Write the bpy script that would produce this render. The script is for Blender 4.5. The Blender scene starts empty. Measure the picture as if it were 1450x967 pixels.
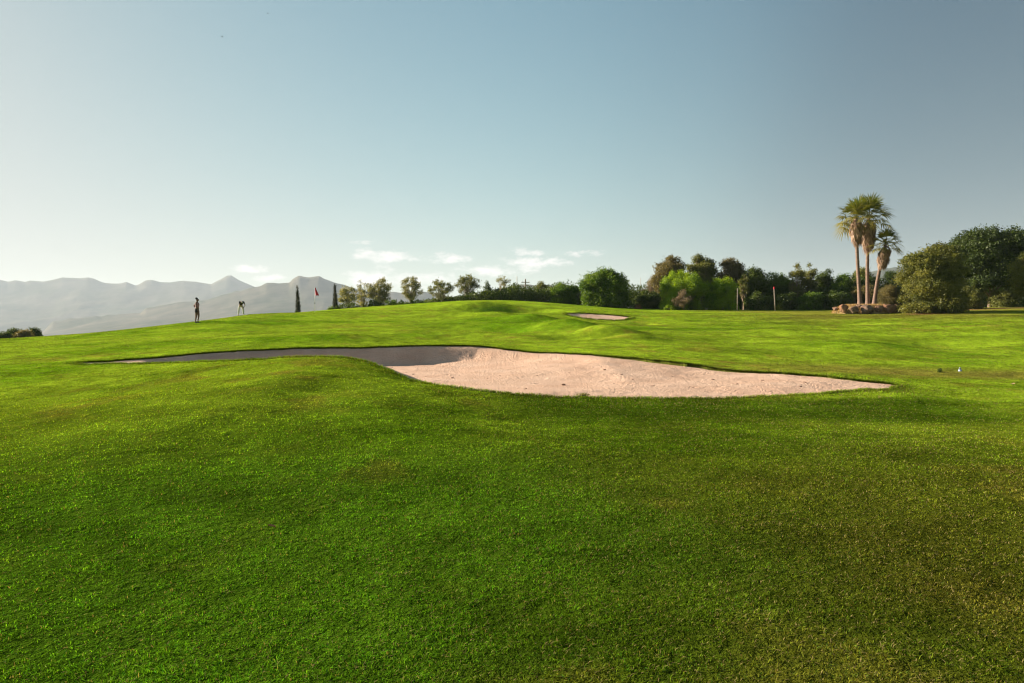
import bpy, math, random
import numpy as np
from mathutils import Vector, Matrix

rng = np.random.default_rng(7)
random.seed(7)
sc = bpy.context.scene
COL = sc.collection
R = math.radians

# ------------------------------------------------------------------ camera geometry
F, CX, CY, HZ, EYE = 967.0, 725.0, 483.5, 465.0, 1.6
PITCH = math.atan((CY - HZ) / F)
SUN_AZ, SUN_EL = R(-67), R(16.5)            # azimuth from +Y, towards -X


def at(px, py, Y):
    """a photo pixel and a ground distance (along +Y) -> world point"""
    u = (px - CX) / F
    v = (CY - py) / F
    dy = math.cos(PITCH) + v * math.sin(PITCH)
    dz = -math.sin(PITCH) + v * math.cos(PITCH)
    s = Y / dy
    return (u * s, Y, EYE + dz * s)


# ------------------------------------------------------------------ noise
def _hash(ix, iy, seed):
    h = (ix.astype(np.int64) * 374761393 + iy.astype(np.int64) * 668265263 + seed * 1442695041) & 0xFFFFFFFF
    h = ((h ^ (h >> 13)) * 1274126177) & 0xFFFFFFFF
    return ((h ^ (h >> 16)) & 0xFFFF) / 65535.0


def vnoise(x, y, seed=0):
    ix, iy = np.floor(x), np.floor(y)
    fx, fy = x - ix, y - iy
    ix, iy = ix.astype(np.int64), iy.astype(np.int64)
    fx, fy = fx * fx * (3 - 2 * fx), fy * fy * (3 - 2 * fy)
    a, b = _hash(ix, iy, seed), _hash(ix + 1, iy, seed)
    c, d = _hash(ix, iy + 1, seed), _hash(ix + 1, iy + 1, seed)
    return (a * (1 - fx) + b * fx) * (1 - fy) + (c * (1 - fx) + d * fx) * fy


def fbm(x, y, seed=0, oct=4):
    s, a, t = 0.0, 1.0, 0.0
    for k in range(oct):
        s = s + a * vnoise(x * 2 ** k + 17 * k, y * 2 ** k - 9 * k, seed + k)
        t += a
        a *= 0.5
    return s / t


def sstep(a, b, x):
    t = np.clip((x - a) / (b - a), 0, 1)
    return t * t * (3 - 2 * t)


# ------------------------------------------------------------------ terrain height
CP = []


def cp(px, py, Y):
    CP.append(at(px, py, Y))


for row in [
    # left side
    (-300, 900, 3.6), (-300, 700, 6.4), (-300, 600, 11), (-300, 530, 20), (-300, 500, 32), (-300, 487, 46), (-300, 500, 80),
    (0, 967, 3.05), (0, 760, 5.2), (0, 640, 8.7), (0, 585, 12.5), (0, 540, 18), (0, 512, 25), (0, 492, 35), (0, 480, 45), (0, 486, 62), (0, 496, 90),
    (110, 514, 22.5), (110, 560, 14.5), (110, 620, 9.3), (110, 490, 31), (110, 474, 45), (110, 481, 62), (110, 494, 90),
    (200, 508, 23.5), (200, 516, 20.5), (200, 545, 15.5), (200, 480, 36), (200, 465, 47), (200, 473, 64), (200, 487, 90),
    (300, 499, 25.5), (300, 513, 19), (300, 545, 14), (300, 472, 38), (280, 456, 47.5), (290, 462, 62), (300, 480, 90),
    (342, 447, 61), (342, 452, 74),
    # centre-left
    (400, 494, 26.5), (400, 509, 17.5), (420, 530, 14.6), (400, 570, 11.6), (400, 640, 8.2), (400, 760, 5.2), (400, 967, 3.05),
    (420, 468, 40), (420, 455, 50), (420, 443, 63), (420, 448, 82),
    (500, 493, 27.5), (500, 510, 17), (520, 540, 14), (500, 570, 12), (430, 475, 31.3), (500, 477.5, 31.0), (560, 481, 31.2), (500, 471, 37), (500, 466, 42), (500, 450, 54), (500, 439, 65), (500, 440, 84),
    (560, 532, 15.8), (580, 540, 15.6), (600, 570, 12.7), (600, 489, 28.5), (600, 480, 34), (600, 466, 43), (600, 445, 58), (590, 435, 68), (590, 434, 86),
    (640, 549, 15), (640, 580, 12.2), (640, 650, 8.2),
    (680, 490, 28.5), (690, 472, 38), (690, 456, 48), (660, 439, 62), (650, 428, 71), (650, 428, 88),
    (740, 497, 27.5), (740, 480, 34), (730, 460, 46), (720, 444, 58), (730, 440, 63), (720, 427, 72), (720, 427, 90),
    (800, 500, 26.5), (800, 484, 32), (800, 466, 42), (790, 452, 52), (775, 441, 60), (780, 431, 70), (780, 430, 90),
    (720, 558, 14.8), (800, 563, 15), (900, 565, 15), (1000, 565, 15), (1100, 562, 15.4), (1200, 556, 16.4),
    (800, 600, 11.6), (1000, 600, 11.5), (1200, 600, 11.6), (725, 760, 5.3), (725, 967, 3.05), (1000, 700, 6.7),
    # centre-right
    (900, 507, 24.5), (900, 488, 30), (900, 470, 40), (860, 454, 53.5), (860, 446.5, 57.5), (850, 439, 64), (850, 438, 72), (850, 436, 92),
    (960, 514, 23.2), (1040, 525, 22), (1000, 500, 28), (1000, 482, 35), (1000, 465, 47), (1000, 450, 57), (1000, 441, 68), (1000, 438, 90),
    (1130, 530, 20.8), (1200, 537, 19.6), (1265, 547, 18.4), (1330, 560, 16.5), (1300, 600, 11.9),
    (1180, 510, 27), (1180, 485, 35), (1180, 465, 45), (1180, 451, 54), (1180, 443, 64), (1180, 440, 90),
    (1300, 530, 22.5), (1300, 508, 29), (1300, 480, 38), (1300, 460, 48), (1300, 446, 56), (1310, 441, 63), (1300, 438, 90),
    (1450, 570, 15), (1450, 530, 23.5), (1450, 500, 32), (1450, 470, 42), (1450, 448, 52), (1450, 436, 62), (1450, 434, 90),
    (1450, 967, 3.05), (1450, 760, 5.3), (1450, 650, 8.3),
    (1800, 900, 3.6), (1800, 600, 11.7), (1800, 520, 24), (1800, 470, 42), (1800, 440, 60), (1800, 436, 90),
]:
    cp(*row)
for x, y in [(-8, -2), (0, -2), (8, -2), (-20, -10), (0, -12), (20, -10), (-40, -30), (40, -30), (0, -40), (-60, 0), (60, 0)]:
    CP.append((x, y, 0.0))
CPa = np.array(CP)


def _tps(r2):
    return 0.5 * r2 * np.log(r2 + 1e-9)


def _fit(P, lam):
    n = len(P)
    X = P[:, :2] / 20.0
    d2 = ((X[:, None] - X[None]) ** 2).sum(-1)
    K = _tps(d2) + np.eye(n) * lam
    Q = np.hstack([np.ones((n, 1)), X])
    A = np.zeros((n + 3, n + 3))
    A[:n, :n], A[:n, n:], A[n:, :n] = K, Q, Q.T
    b = np.zeros(n + 3)
    b[:n] = P[:, 2]
    return X, np.linalg.solve(A, b)


_X, _W = _fit(CPa, 0.0006)


def _b(px, Y, am, s1, s2, ro=0.0):
    return ((px - CX) / F * Y, Y, am, s1, s2, ro)


BUMPS = [_b(385, 13.6, .07, 1.1, 1.3, .3), _b(455, 13.0, -.07, .8, 1.3), _b(490, 30.6, .16, 2.2, 1.0, .2), _b(560, 34, -.12, 2.4, 1.2), _b(680, 66, .50, 3.6, 2.2, -.2),
         _b(655, 62.8, -.20, 2.2, 1.3, 0), _b(700, 62.6, -.40, 2.2, 1.4, -.1), _b(742, 62.2, -.62, 2.4, 1.6, -.3), _b(776, 61.0, -.40, 2.0, 1.4, -.3), _b(808, 60.5, .25, 1.6, 1.3, 0),
         _b(640, 57, 0.25, 2.6, 1.6, 0), _b(700, 54.5, 0.36, 2.4, 1.6, -.3), _b(755, 50, 0.48, 2.4, 1.5, -.5), _b(805, 44.5, 0.52, 2.2, 1.5, -.6), _b(855, 38.5, 0.48, 2.0, 1.5, -.7), _b(895, 33.5, 0.33, 1.6, 1.4, -.7),
         _b(640, 46, -0.33, 2.4, 1.5, -.3), _b(700, 43.5, -0.48, 2.4, 1.4, -.3), _b(760, 40, -0.52, 2.2, 1.4, -.4), _b(815, 35.5, -0.44, 1.8, 1.3, -.5),
         _b(912, 51.5, -.26, .8, .8), _b(600, 38, .20, 3, 1.3, -.2), _b(655, 35, -.16, 3, 1.2, -.2), _b(1300, 15.9, .08, .9, .6, 0), _b(1345, 16.2, -.10, .8, .9, 0),
         _b(250, 10.5, .07, 1.6, .9), _b(330, 8.6, -.05, 1.1, .8), _b(560, 12.2, .07, 1.2, .8), _b(800, 9.0, .05, 1.6, .6), _b(900, 7.6, -.04, 1.2, .6), _b(1150, 9.2, .05, 1.5, .6), _b(120, 6.8, .04, .9, .6),
         _b(150, 12.5, .07, 1.6, 1.2), _b(60, 10.2, -.06, 1.2, 1.4), _b(620, 10.4, .05, 1.2, 1.0), _b(1290, 15.0, .07, 1.8, .7), _b(1010, 13.2, .05, 4.0, .8),
         _b(1230, 33, .26, 2.6, 1.8, .4), _b(1330, 36, -.30, 2.8, 1.8, .4), _b(1120, 42, .24, 3.4, 1.6, 0), _b(1020, 36, -.2, 2.6, 1.3, 0), _b(1010, 29, .14, 2.2, 1.2, 0), _b(1420, 44, .25, 2.5, 1.8, .3), _b(1180, 50, -.22, 3, 1.6, 0), _b(330, 44, .10, 3, 1.5), _b(400, 47, -.10, 3, 1.6)]


def H(x, y):
    x = np.asarray(x, float)
    y = np.asarray(y, float)
    sh = x.shape
    x, y = x.ravel(), y.ravel()
    out = np.empty(len(x))
    for i in range(0, len(x), 60000):
        xs, ys = x[i:i + 60000], y[i:i + 60000]
        r = np.hypot(xs, ys)
        k = np.minimum(1, 110 / np.maximum(r, 1e-6))
        X = np.stack([xs * k, ys * k], 1) / 20.0
        d2 = ((X[:, None] - _X[None]) ** 2).sum(-1)
        z = _tps(d2) @ _W[:-3] + _W[-3] + X @ _W[-2:]
        z = np.clip(z, -6, 6)
        # small natural unevenness of the turf
        z = z + 0.05 * (fbm(xs / 3.1, ys / 3.1, 3, 3) - .5) * sstep(3, 12, r) + 0.034 * (fbm(xs / .55, ys / .55, 5, 3) - .5)
        for (bxc, byc, am, s1, s2, ro) in BUMPS:
            cr, sr = math.cos(ro), math.sin(ro)
            du = ((xs - bxc) * cr + (ys - byc) * sr) / s1
            dv = (-(xs - bxc) * sr + (ys - byc) * cr) / s2
            z = z + am * np.exp(-du * du - dv * dv)
        # far away the hill falls to a plain
        w = sstep(105, 900, r)
        w = w * w * .3 + w * .7
        z = z * (1 - w) + (-60 + 6 * (fbm(xs / 400, ys / 400, 9, 3) - .5)) * w
        out[i:i + 60000] = z
    return out.reshape(sh)


def ground(px, Y):
    """x, y, z on the turf under a photo column at distance Y"""
    x = (px - CX) / F * Y
    return x, Y, float(H(np.array([x]), np.array([float(Y)]))[0])


# ------------------------------------------------------------------ bunkers
def smooth_poly(pts, n=7, jit=0.0, seed=1):
    P = np.array(pts)
    N = len(P)
    out = []
    for i in range(N):
        p0, p1, p2, p3 = P[i - 1], P[i], P[(i + 1) % N], P[(i + 2) % N]
        for k in range(n):
            t = k / n
            out.append(.5 * ((2 * p1) + (-p0 + p2) * t + (2 * p0 - 5 * p1 + 4 * p2 - p3) * t * t + (-p0 + 3 * p1 - 3 * p2 + p3) * t ** 3))
    out = np.array(out)
    r = np.random.default_rng(seed)
    return out + r.normal(0, jit, out.shape)


def P2(px, Y):
    return ((px - CX) / F * Y, Y)


BACK = [(200, 23.6), (300, 25.5), (400, 26.8), (500, 27.8), (600, 28.6), (680, 28.6), (740, 27.6), (800, 26.6), (900, 24.6),
        (945, 23.6), (985, 23.0), (1040, 22.1), (1130, 20.9), (1200, 19.7)]
FRONT = [(1278, 18.55), (1200, 16.6), (1100, 15.5), (1000, 15.05), (900, 15.0), (800, 15.0), (720, 14.9), (640, 15.1), (580, 15.7), (545, 16.4),
         (500, 17.3), (440, 17.9), (370, 18.3), (300, 19.2), (200, 20.9), (96, 22.5)]
B1 = smooth_poly([P2(*p) for p in BACK + FRONT], 7, 0.035, 4)
B1_BACK = np.array([P2(*p) for p in [(96, 22.5)] + BACK + [(1278, 18.55)]])
B1_FRONT = np.array([P2(*p) for p in FRONT])
B2 = smooth_poly([P2(*p) for p in [(800, 57.8), (830, 58.6), (865, 58.0), (895, 56.6), (880, 54.4), (845, 54.0), (815, 55.2)]], 6, 0.05, 5)
B2_BACK = np.array([P2(*p) for p in [(800, 57.8), (830, 58.6), (865, 58.0), (895, 56.6)]])


def seg_dist(px, py, poly, closed=True):
    A = poly
    Bv = np.roll(poly, -1, 0) if closed else poly[1:]
    if not closed:
        A = poly[:-1]
    best = np.full(px.shape, 1e9)
    bx, by = np.zeros_like(px), np.zeros_like(py)
    for a, b in zip(A, Bv):
        d = b - a
        t = np.clip(((px - a[0]) * d[0] + (py - a[1]) * d[1]) / (d @ d + 1e-12), 0, 1)
        qx, qy = a[0] + t * d[0], a[1] + t * d[1]
        D = np.hypot(px - qx, py - qy)
        m = D < best
        best[m], bx[m], by[m] = D[m], qx[m], qy[m]
    return best, bx, by


def inside(px, py, poly):
    c = np.zeros(px.shape, bool)
    n = len(poly)
    for i in range(n):
        a, b = poly[i], poly[(i + 1) % n]
        cond = ((a[1] > py) != (b[1] > py))
        xi = (b[0] - a[0]) * (py - a[1]) / (b[1] - a[1] + 1e-12) + a[0]
        c ^= cond & (px < xi)
    return c


def sdf(px, py, poly, margin=2.0):
    """negative inside; large far outside the box"""
    s = np.full(px.shape, 99.0)
    nx, ny = px.copy(), py.copy()
    m = (px > poly[:, 0].min() - margin) & (px < poly[:, 0].max() + margin) & (py > poly[:, 1].min() - margin) & (py < poly[:, 1].max() + margin)
    d, bx, by = seg_dist(px[m], py[m], poly)
    ins = inside(px[m], py[m], poly)
    s[m] = np.where(ins, -d, d)
    nx[m], ny[m] = bx, by
    return s, nx, ny


def sand_depth(x, y, d, which):
    """depth of the sand under the surrounding turf surface; d = distance in from the edge"""
    d = np.maximum(d, 0)
    if which == 1:
        db = seg_dist(x, y, B1_BACK, False)[0]
        df = seg_dist(x, y, B1_FRONT, False)[0]
        t = df / (df + db + 1e-6)
        dm = np.interp(x + .5 * (vnoise(x / 1.3, y / 1.3, 8) - .5), [-17, -14, -11, -7.5, -4.2, -2.6, -.8, 1.4, 3.2], [.02, .10, .26, .62, .68, .52, .36, .16, 0])
        lip = .02 + .02 * sstep(.5, .9, t) + .07 * np.exp(-((x - 5.6) / 1.6) ** 2) * sstep(.5, .9, t)
        face = dm * sstep(-.05, 1.05, db) * sstep(0, 2.2, df)
        bowl = .07 * sstep(0, 1.8, d)
        G = H(x, y)
        return np.minimum(lip + face + bowl, np.maximum(G - .13, lip))
    return .04 + .13 * sstep(0, 1.4, d)


# ------------------------------------------------------------------ mesh / material helpers
def mesh_np(name, verts, faces, mats=(), attrs=None, smooth=False, uv=None):
    """verts (n,3); faces (m,k) all of one size; attrs: {name: (kind, array)}"""
    me = bpy.data.meshes.new(name)
    verts = np.asarray(verts, np.float32)
    faces = np.asarray(faces, np.int32)
    k = faces.shape[1]
    me.vertices.add(len(verts))
    me.vertices.foreach_set('co', verts.ravel())
    me.loops.add(faces.size)
    me.loops.foreach_set('vertex_index', faces.ravel())
    me.polygons.add(len(faces))
    me.polygons.foreach_set('loop_start', np.arange(0, faces.size, k, dtype=np.int32))
    me.polygons.foreach_set('loop_total', np.full(len(faces), k, np.int32))
    if smooth:
        me.polygons.foreach_set('use_smooth', np.ones(len(faces), bool))
    for m in mats:
        me.materials.append(m)
    for an, (kind, arr) in (attrs or {}).items():
        a = me.attributes.new(an, kind, 'POINT')
        arr = np.asarray(arr, np.float32)
        if kind == 'FLOAT_COLOR':
            if arr.shape[1] == 3:
                arr = np.hstack([arr, np.ones((len(arr), 1), np.float32)])
            a.data.foreach_set('color', arr.ravel())
        elif kind == 'FLOAT_VECTOR':
            a.data.foreach_set('vector', arr.ravel())
        else:
            a.data.foreach_set('value', arr.ravel())
    me.update(calc_edges=True)
    return me


def link(name, me, parent=None, loc=None):
    o = bpy.data.objects.new(name, me)
    COL.objects.link(o)
    if parent is not None:
        o.parent = parent
    if loc is not None:
        o.location = loc
    return o


def tag(o, label, cat, group=None):
    o['label'] = label
    o['category'] = cat
    if group:
        o['group'] = group
    return o


def empty(name, loc, label, cat, group=None, rz=0):
    o = bpy.data.objects.new(name, None)
    COL.objects.link(o)
    o.location = loc
    o.rotation_euler.z = rz
    o.empty_display_size = .2
    return tag(o, label, cat, group)


class NT:
    def __init__(s, mat):
        s.t = mat.node_tree
        s.n = s.t.nodes
        s.l = s.t.links

    def add(s, typ, **kw):
        n = s.n.new(typ)
        for k, v in kw.items():
            setattr(n, k, v)
        return n

    def link(s, a, b):
        s.l.new(a, b)

    def math(s, op, a, b=None, c=None, clamp=False):
        n = s.add('ShaderNodeMath', operation=op, use_clamp=clamp)
        for i, v in enumerate((a, b, c)):
            if v is None:
                continue
            if isinstance(v, (int, float)):
                n.inputs[i].default_value = v
            else:
                s.link(v, n.inputs[i])
        return n.outputs[0]

    def mix(s, f, a, b, mode='MIX'):
        n = s.add('ShaderNodeMix', data_type='RGBA', blend_type=mode)
        for sock, v in ((n.inputs[0], f), (n.inputs[6], a), (n.inputs[7], b)):
            if isinstance(v, (int, float)):
                sock.default_value = v
            elif isinstance(v, (tuple, list)):
                sock.default_value = (*v[:3], 1)
            else:
                s.link(v, sock)
        return n.outputs[2]

    def noise(s, vec, scale, detail=3, rough=.5):
        n = s.add('ShaderNodeTexNoise')
        n.inputs['Scale'].default_value = scale
        n.inputs['Detail'].default_value = detail
        n.inputs['Roughness'].default_value = rough
        if vec is not None:
            s.link(vec, n.inputs['Vector'])
        return n.outputs['Fac']

    def ramp(s, f, a, b):
        n = s.add('ShaderNodeMapRange')
        n.inputs['From Min'].default_value = a
        n.inputs['From Max'].default_value = b
        s.link(f, n.inputs['Value'])
        return n.outputs['Result']


def new_mat(name):
    m = bpy.data.materials.new(name)
    m.use_nodes = True
    m.node_tree.nodes.clear()
    return m, NT(m)


def simple_mat(name, col, rough=.8, col2=None, scale=8, bump=0.0, bscale=30, metallic=0, spec=.3):
    m, t = new_mat(name)
    out = t.add('ShaderNodeOutputMaterial')
    b = t.add('ShaderNodeBsdfPrincipled')
    b.inputs['Roughness'].default_value = rough
    b.inputs['Metallic'].default_value = metallic
    b.inputs['Specular IOR Level'].default_value = spec
    tc = t.add('ShaderNodeTexCoord').outputs['Object']
    if col2 is not None:
        f = t.ramp(t.noise(tc, scale, 5, .6), .35, .65)
        t.link(t.mix(f, col, col2), b.inputs['Base Color'])
    else:
        b.inputs['Base Color'].default_value = (*col, 1)
    if bump:
        bn = t.add('ShaderNodeBump')
        bn.inputs['Strength'].default_value = bump
        bn.inputs['Distance'].default_value = .02
        t.link(t.noise(tc, bscale, 4, .6), bn.inputs['Height'])
        t.link(bn.outputs[0], b.inputs['Normal'])
    t.link(b.outputs[0], out.inputs[0])
    return m


def leaf_mat(name, a, b, trans=.35, rough=.55, c=None):
    """leaf surfaces: colour a..b by the per-leaf tint, light passing through"""
    m, t = new_mat(name)
    out = t.add('ShaderNodeOutputMaterial')
    at_ = t.add('ShaderNodeAttribute', attribute_name='tint')
    colr = t.mix(at_.outputs['Fac'], a, b)
    if c is not None:
        f = t.ramp(at_.outputs['Fac'], .88, .96)
        colr = t.mix(f, colr, c)
    p = t.add('ShaderNodeBsdfPrincipled')
    p.inputs['Roughness'].default_value = rough
    p.inputs['Specular IOR Level'].default_value = .25
    t.link(colr, p.inputs['Base Color'])
    tr = t.add('ShaderNodeBsdfTranslucent')
    t.link(t.mix(1.0, colr, (1.25, 1.15, .55), 'MULTIPLY'), tr.inputs['Color'])
    mx = t.add('ShaderNodeMixShader')
    mx.inputs[0].default_value = trans
    t.link(p.outputs[0], mx.inputs[1])
    t.link(tr.outputs[0], mx.inputs[2])
    t.link(mx.outputs[0], out.inputs[0])
    return m


# ------------------------------------------------------------------ turf colour field (world space)
def turf_color(x, y):
    """base colour of the living turf: lush on the left, dry olive on the right, fairway stripes beyond"""
    x = np.asarray(x, float)
    y = np.asarray(y, float)
    r = np.hypot(x, y)
    ang = np.degrees(np.arctan2(x, np.maximum(y, .01)))
    lush = np.array([.108, .262, .010])
    olive = np.array([.112, .120, .012])
    bright = np.array([.262, .378, .020])
    dry = np.array([.27, .21, .035])
    n1 = fbm(x / 2.6, y / 2.6, 21, 4)
    n2 = fbm(x / 9.0, y / 5.0, 31, 3)
    n3 = fbm(x / .7, y / .7, 41, 3)
    # near field: drier towards +x
    t_ol = sstep(-1.0, 3.2, x + 4.0 * (n1 - .5)) * sstep(17, 9, y)
    t_br = sstep(4.5, 13, r + 5 * (n2 - .5) - 1.5 * sstep(3, -3, x)) 
    c = lush + (olive - lush) * t_ol[..., None]
    c = c + (bright - c) * (t_br * .85)[..., None]
    # patchiness
    c = c + (dry - c) * (sstep(.52, .76, n3 * .55 + n1 * .45) * .60)[..., None]
    c = c + (np.array([.075, .20, .002]) - c) * (sstep(.48, .70, n2 * .6 + n1 * .4) * .65)[..., None]
    # drier band across the far right under the trees
    far = sstep(46, 56, y) * sstep(14, 26, x)
    c = c + (np.array([.20, .19, .03]) - c) * (far * .85 * sstep(.3, .6, n2))[..., None]
    dm = sstep(5, 12, x) * sstep(20.5, 22.5, y) * sstep(26.5, 23.5, y)
    c = c + (np.array([.22, .17, .04]) - c) * (dm * .7)[..., None]
    bd = sstep(15.6, 14.4, y) * sstep(11.2, 12.6, y) * sstep(-1.5, 1, x) * sstep(10.5, 8.5, x)
    c = c + (np.array([.055, .120, .004]) - c) * (bd * .85)[..., None]
    # mowing stripes
    st = np.sin((y * .92 - x * .10) / 1.9 * math.pi)
    m = sstep(24, 30, y) * sstep(-2, 6, x)
    c = c * (1 + .10 * m * np.tanh(3 * st))[..., None]
    c = c * (1 + .55 * np.exp(-((x + 2.6) / 2.6) ** 2 - ((y - 11) / 3.2) ** 2))[..., None]  # extra light painted into the turf colour where the slope turns from the sun
    n5 = fbm(x / .28, y / .28, 91, 2)
    n6 = fbm(x / 1.3, y / .9, 93, 3)
    c = c * (1 + .55 * (n5 - .5) + .75 * (n6 - .5))[..., None]
    return c


# ------------------------------------------------------------------ ground
def polar_grid():
    th = np.concatenate([np.arange(-180, -62, 3.0), np.arange(-62, 62, .16), np.arange(62, 180, 3.0)])
    rr = [0.0]
    r = .6
    while r < 9:
        rr.append(r)
        r *= 1.05
    while r < 32:
        rr.append(r)
        r += .085
    while r < 130:
        rr.append(r)
        r *= 1.008
    while r < 8300:
        rr.append(r)
        r *= 1.05
    rr.append(8300)
    return np.radians(th), np.array(rr[1:])


TH, RR = polar_grid()
nt, nr = len(TH), len(RR)
gx = (RR[:, None] * np.sin(TH)[None]).ravel()
gy = (RR[:, None] * np.cos(TH)[None]).ravel()
sandy = np.zeros(len(gx))
drop = np.zeros(len(gx))
for poly, cell in ((B1, .085), (B2, .30)):
    s, nx, ny = sdf(gx, gy, poly)
    snap = np.abs(s) < cell * .5
    gx[snap], gy[snap] = nx[snap], ny[snap]
    drop = np.where((s < 0) & ~snap, np.where(s < -.5, 1.6, .9), drop)
    sandy = np.maximum(sandy, (s <= cell * .65).astype(float))
gz = H(gx, gy) - drop
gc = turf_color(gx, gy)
rg = np.hypot(gx, gy)
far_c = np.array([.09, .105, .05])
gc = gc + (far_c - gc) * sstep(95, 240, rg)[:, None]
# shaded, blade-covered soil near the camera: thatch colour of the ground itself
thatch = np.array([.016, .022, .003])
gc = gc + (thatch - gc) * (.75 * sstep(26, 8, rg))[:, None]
gc = gc + (np.array([.085, .095, .02]) - gc) * (sandy * .9)[:, None]
# bare reddish soil under the right-hand shrubs
for (px, Y, rad_x, rad_y) in [(1312, 57.5, 2.3, 1.0), (1425, 63, 7, 2.0), (1255, 64, 2.5, 1.2)]:
    x0, y0, _ = ground(px, Y)
    q = 1 - sstep(.5, 1.1, np.hypot((gx - x0) / rad_x, (gy - y0) / rad_y) + .5 * (fbm(gx / .8, gy / .8, 77, 3) - .5))
    gc = gc + (np.array([.30, .15, .08]) - gc) * q[:, None] * .9
idx = np.arange(nt * nr).reshape(nr, nt)
nx_ = np.roll(idx, -1, 1)
fa = np.stack([idx[:-1].ravel(), nx_[:-1].ravel(), nx_[1:].ravel(), idx[1:].ravel()], 1)[:, ::-1]
# centre fan closed by one small quad ring onto a centre vertex
cen = len(gx)
gv = np.vstack([np.stack([gx, gy, gz], 1), [[0, 0, float(H(np.array([0.]), np.array([0.]))[0])]]])
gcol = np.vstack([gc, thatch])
fan = np.stack([np.full(nt, cen), nx_[0], idx[0], idx[0]], 1)

gm, t = new_mat('turf_ground')
out = t.add('ShaderNodeOutputMaterial')
p = t.add('ShaderNodeBsdfPrincipled')
p.inputs['Roughness'].default_value = .9
p.inputs['Specular IOR Level'].default_value = .0
a = t.add('ShaderNodeAttribute', attribute_name='col')
geo = t.add('ShaderNodeNewGeometry')
n_a = t.noise(geo.outputs['Position'], 2.2, 6, .75)
n_b = t.noise(geo.outputs['Position'], 11, 4, .7)
f1 = t.ramp(n_a, .3, .7)
f2 = t.ramp(n_b, .3, .7)
c1 = t.mix(1.0, a.outputs['Color'], t.mix(f1, (.72, .78, .7), (1.25, 1.18, 1.1)), 'MULTIPLY')
c2 = t.mix(1.0, c1, t.mix(f2, (.7, .75, .7), (1.3, 1.22, 1.3)), 'MULTIPLY')
t.link(c2, p.inputs['Base Color'])
bp = t.add('ShaderNodeBump')
bp.inputs['Strength'].default_value = .9
bp.inputs['Distance'].default_value = .06
t.link(t.math('ADD', n_b, t.math('MULTIPLY', n_a, 1.5)), bp.inputs['Height'])
t.link(bp.outputs[0], p.inputs['Normal'])
t.link(p.outputs[0], out.inputs[0])
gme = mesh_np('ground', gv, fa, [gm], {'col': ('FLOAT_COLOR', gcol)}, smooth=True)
go = link('ground', gme)
go['kind'] = 'structure'

# ------------------------------------------------------------------ sand
sm, t = new_mat('bunker_sand')
out = t.add('ShaderNodeOutputMaterial')
p = t.add('ShaderNodeBsdfPrincipled')
p.inputs['Roughness'].default_value = .95
p.inputs['Specular IOR Level'].default_value = .1
geo = t.add('ShaderNodeNewGeometry')
P = geo.outputs['Position']
n1 = t.noise(P, .7, 5, .65)
n2 = t.noise(P, 9, 5, .7)
n3 = t.noise(P, 70, 3, .7)
c = t.mix(t.ramp(n1, .35, .65), (.57, .37, .265), (.65, .455, .34))
c = t.mix(t.math('MULTIPLY', t.ramp(n2, .45, .75), .20), c, (.50, .30, .20))
c = t.mix(t.math('MULTIPLY', t.ramp(n3, .6, .8), .35), c, (.82, .65, .5))
t.link(c, p.inputs['Base Color'])
ed = t.add('ShaderNodeAttribute', attribute_name='edge')
wv = t.math('SINE', t.math('MULTIPLY', t.math('ADD', ed.outputs['Fac'], t.math('MULTIPLY', n1, 2.2)), 38))
hgt = t.math('ADD', t.math('ADD', t.math('MULTIPLY', wv, .20), t.math('MULTIPLY', n2, .8)), t.math('MULTIPLY', n3, .35))
bp = t.add('ShaderNodeBump')
bp.inputs['Strength'].default_value = .75
bp.inputs['Distance'].default_value = .045
t.link(hgt, bp.inputs['Height'])
t.link(bp.outputs[0], p.inputs['Normal'])
t.link(p.outputs[0], out.inputs[0])


def sand_mesh(name, poly, step, which):
    x0, y0 = poly.min(0) - .4
    x1, y1 = poly.max(0) + .4
    xs, ys = np.arange(x0, x1, step), np.arange(y0, y1, step)
    X, Y = np.meshgrid(xs, ys)
    X, Y = X.ravel(), Y.ravel()
    s, _, _ = sdf(X, Y, poly)
    d = sand_depth(X, Y, -s, which)
    d = np.where(s > 0, d + .10 * np.minimum(s, 1) * 4, d)
    Z = H(X, Y) - d
    Z = Z + (.06 * (fbm(X / 1.6, Y / 1.6, 61, 3) - .5) + .016 * (fbm(X / .22, Y / .22, 62, 2) - .5)) * sstep(0, .5, -s)
    # scattered footprints
    r = np.random.default_rng(12)
    if which == 1:
        for _ in range(150):
            q = r.uniform([x0, y0], [x1, y1])
            D2 = (X - q[0]) ** 2 + ((Y - q[1]) * 1.3) ** 2
            Z = Z - .022 * np.exp(-D2 / .012) + .010 * np.exp(-(np.sqrt(D2) - .18) ** 2 / .004)
    n_x, n_y = len(xs), len(ys)
    keep = s < step * 3.0
    I = np.arange(n_x * n_y).reshape(n_y, n_x)
    f = np.stack([I[:-1, :-1].ravel(), I[:-1, 1:].ravel(), I[1:, 1:].ravel(), I[1:, :-1].ravel()], 1)
    f = f[keep[f].all(1)]
    used, inv = np.unique(f, return_inverse=True)
    f = inv.reshape(f.shape)
    me = mesh_np(name, np.stack([X, Y, Z], 1)[used], f, [sm], {'edge': ('FLOAT', -s[used])}, smooth=True)
    o = link(name, me)
    o['kind'] = 'structure'
    return o


sand_mesh('bunker_sand', B1, .06, 1)
sand_mesh('bunker_sand', B2, .12, 2)


def sand_z(x, y):
    X, Y = np.array([float(x)]), np.array([float(y)])
    s, _, _ = sdf(X, Y, B1)
    return float((H(X, Y) - sand_depth(X, Y, -s, 1))[0])


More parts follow.
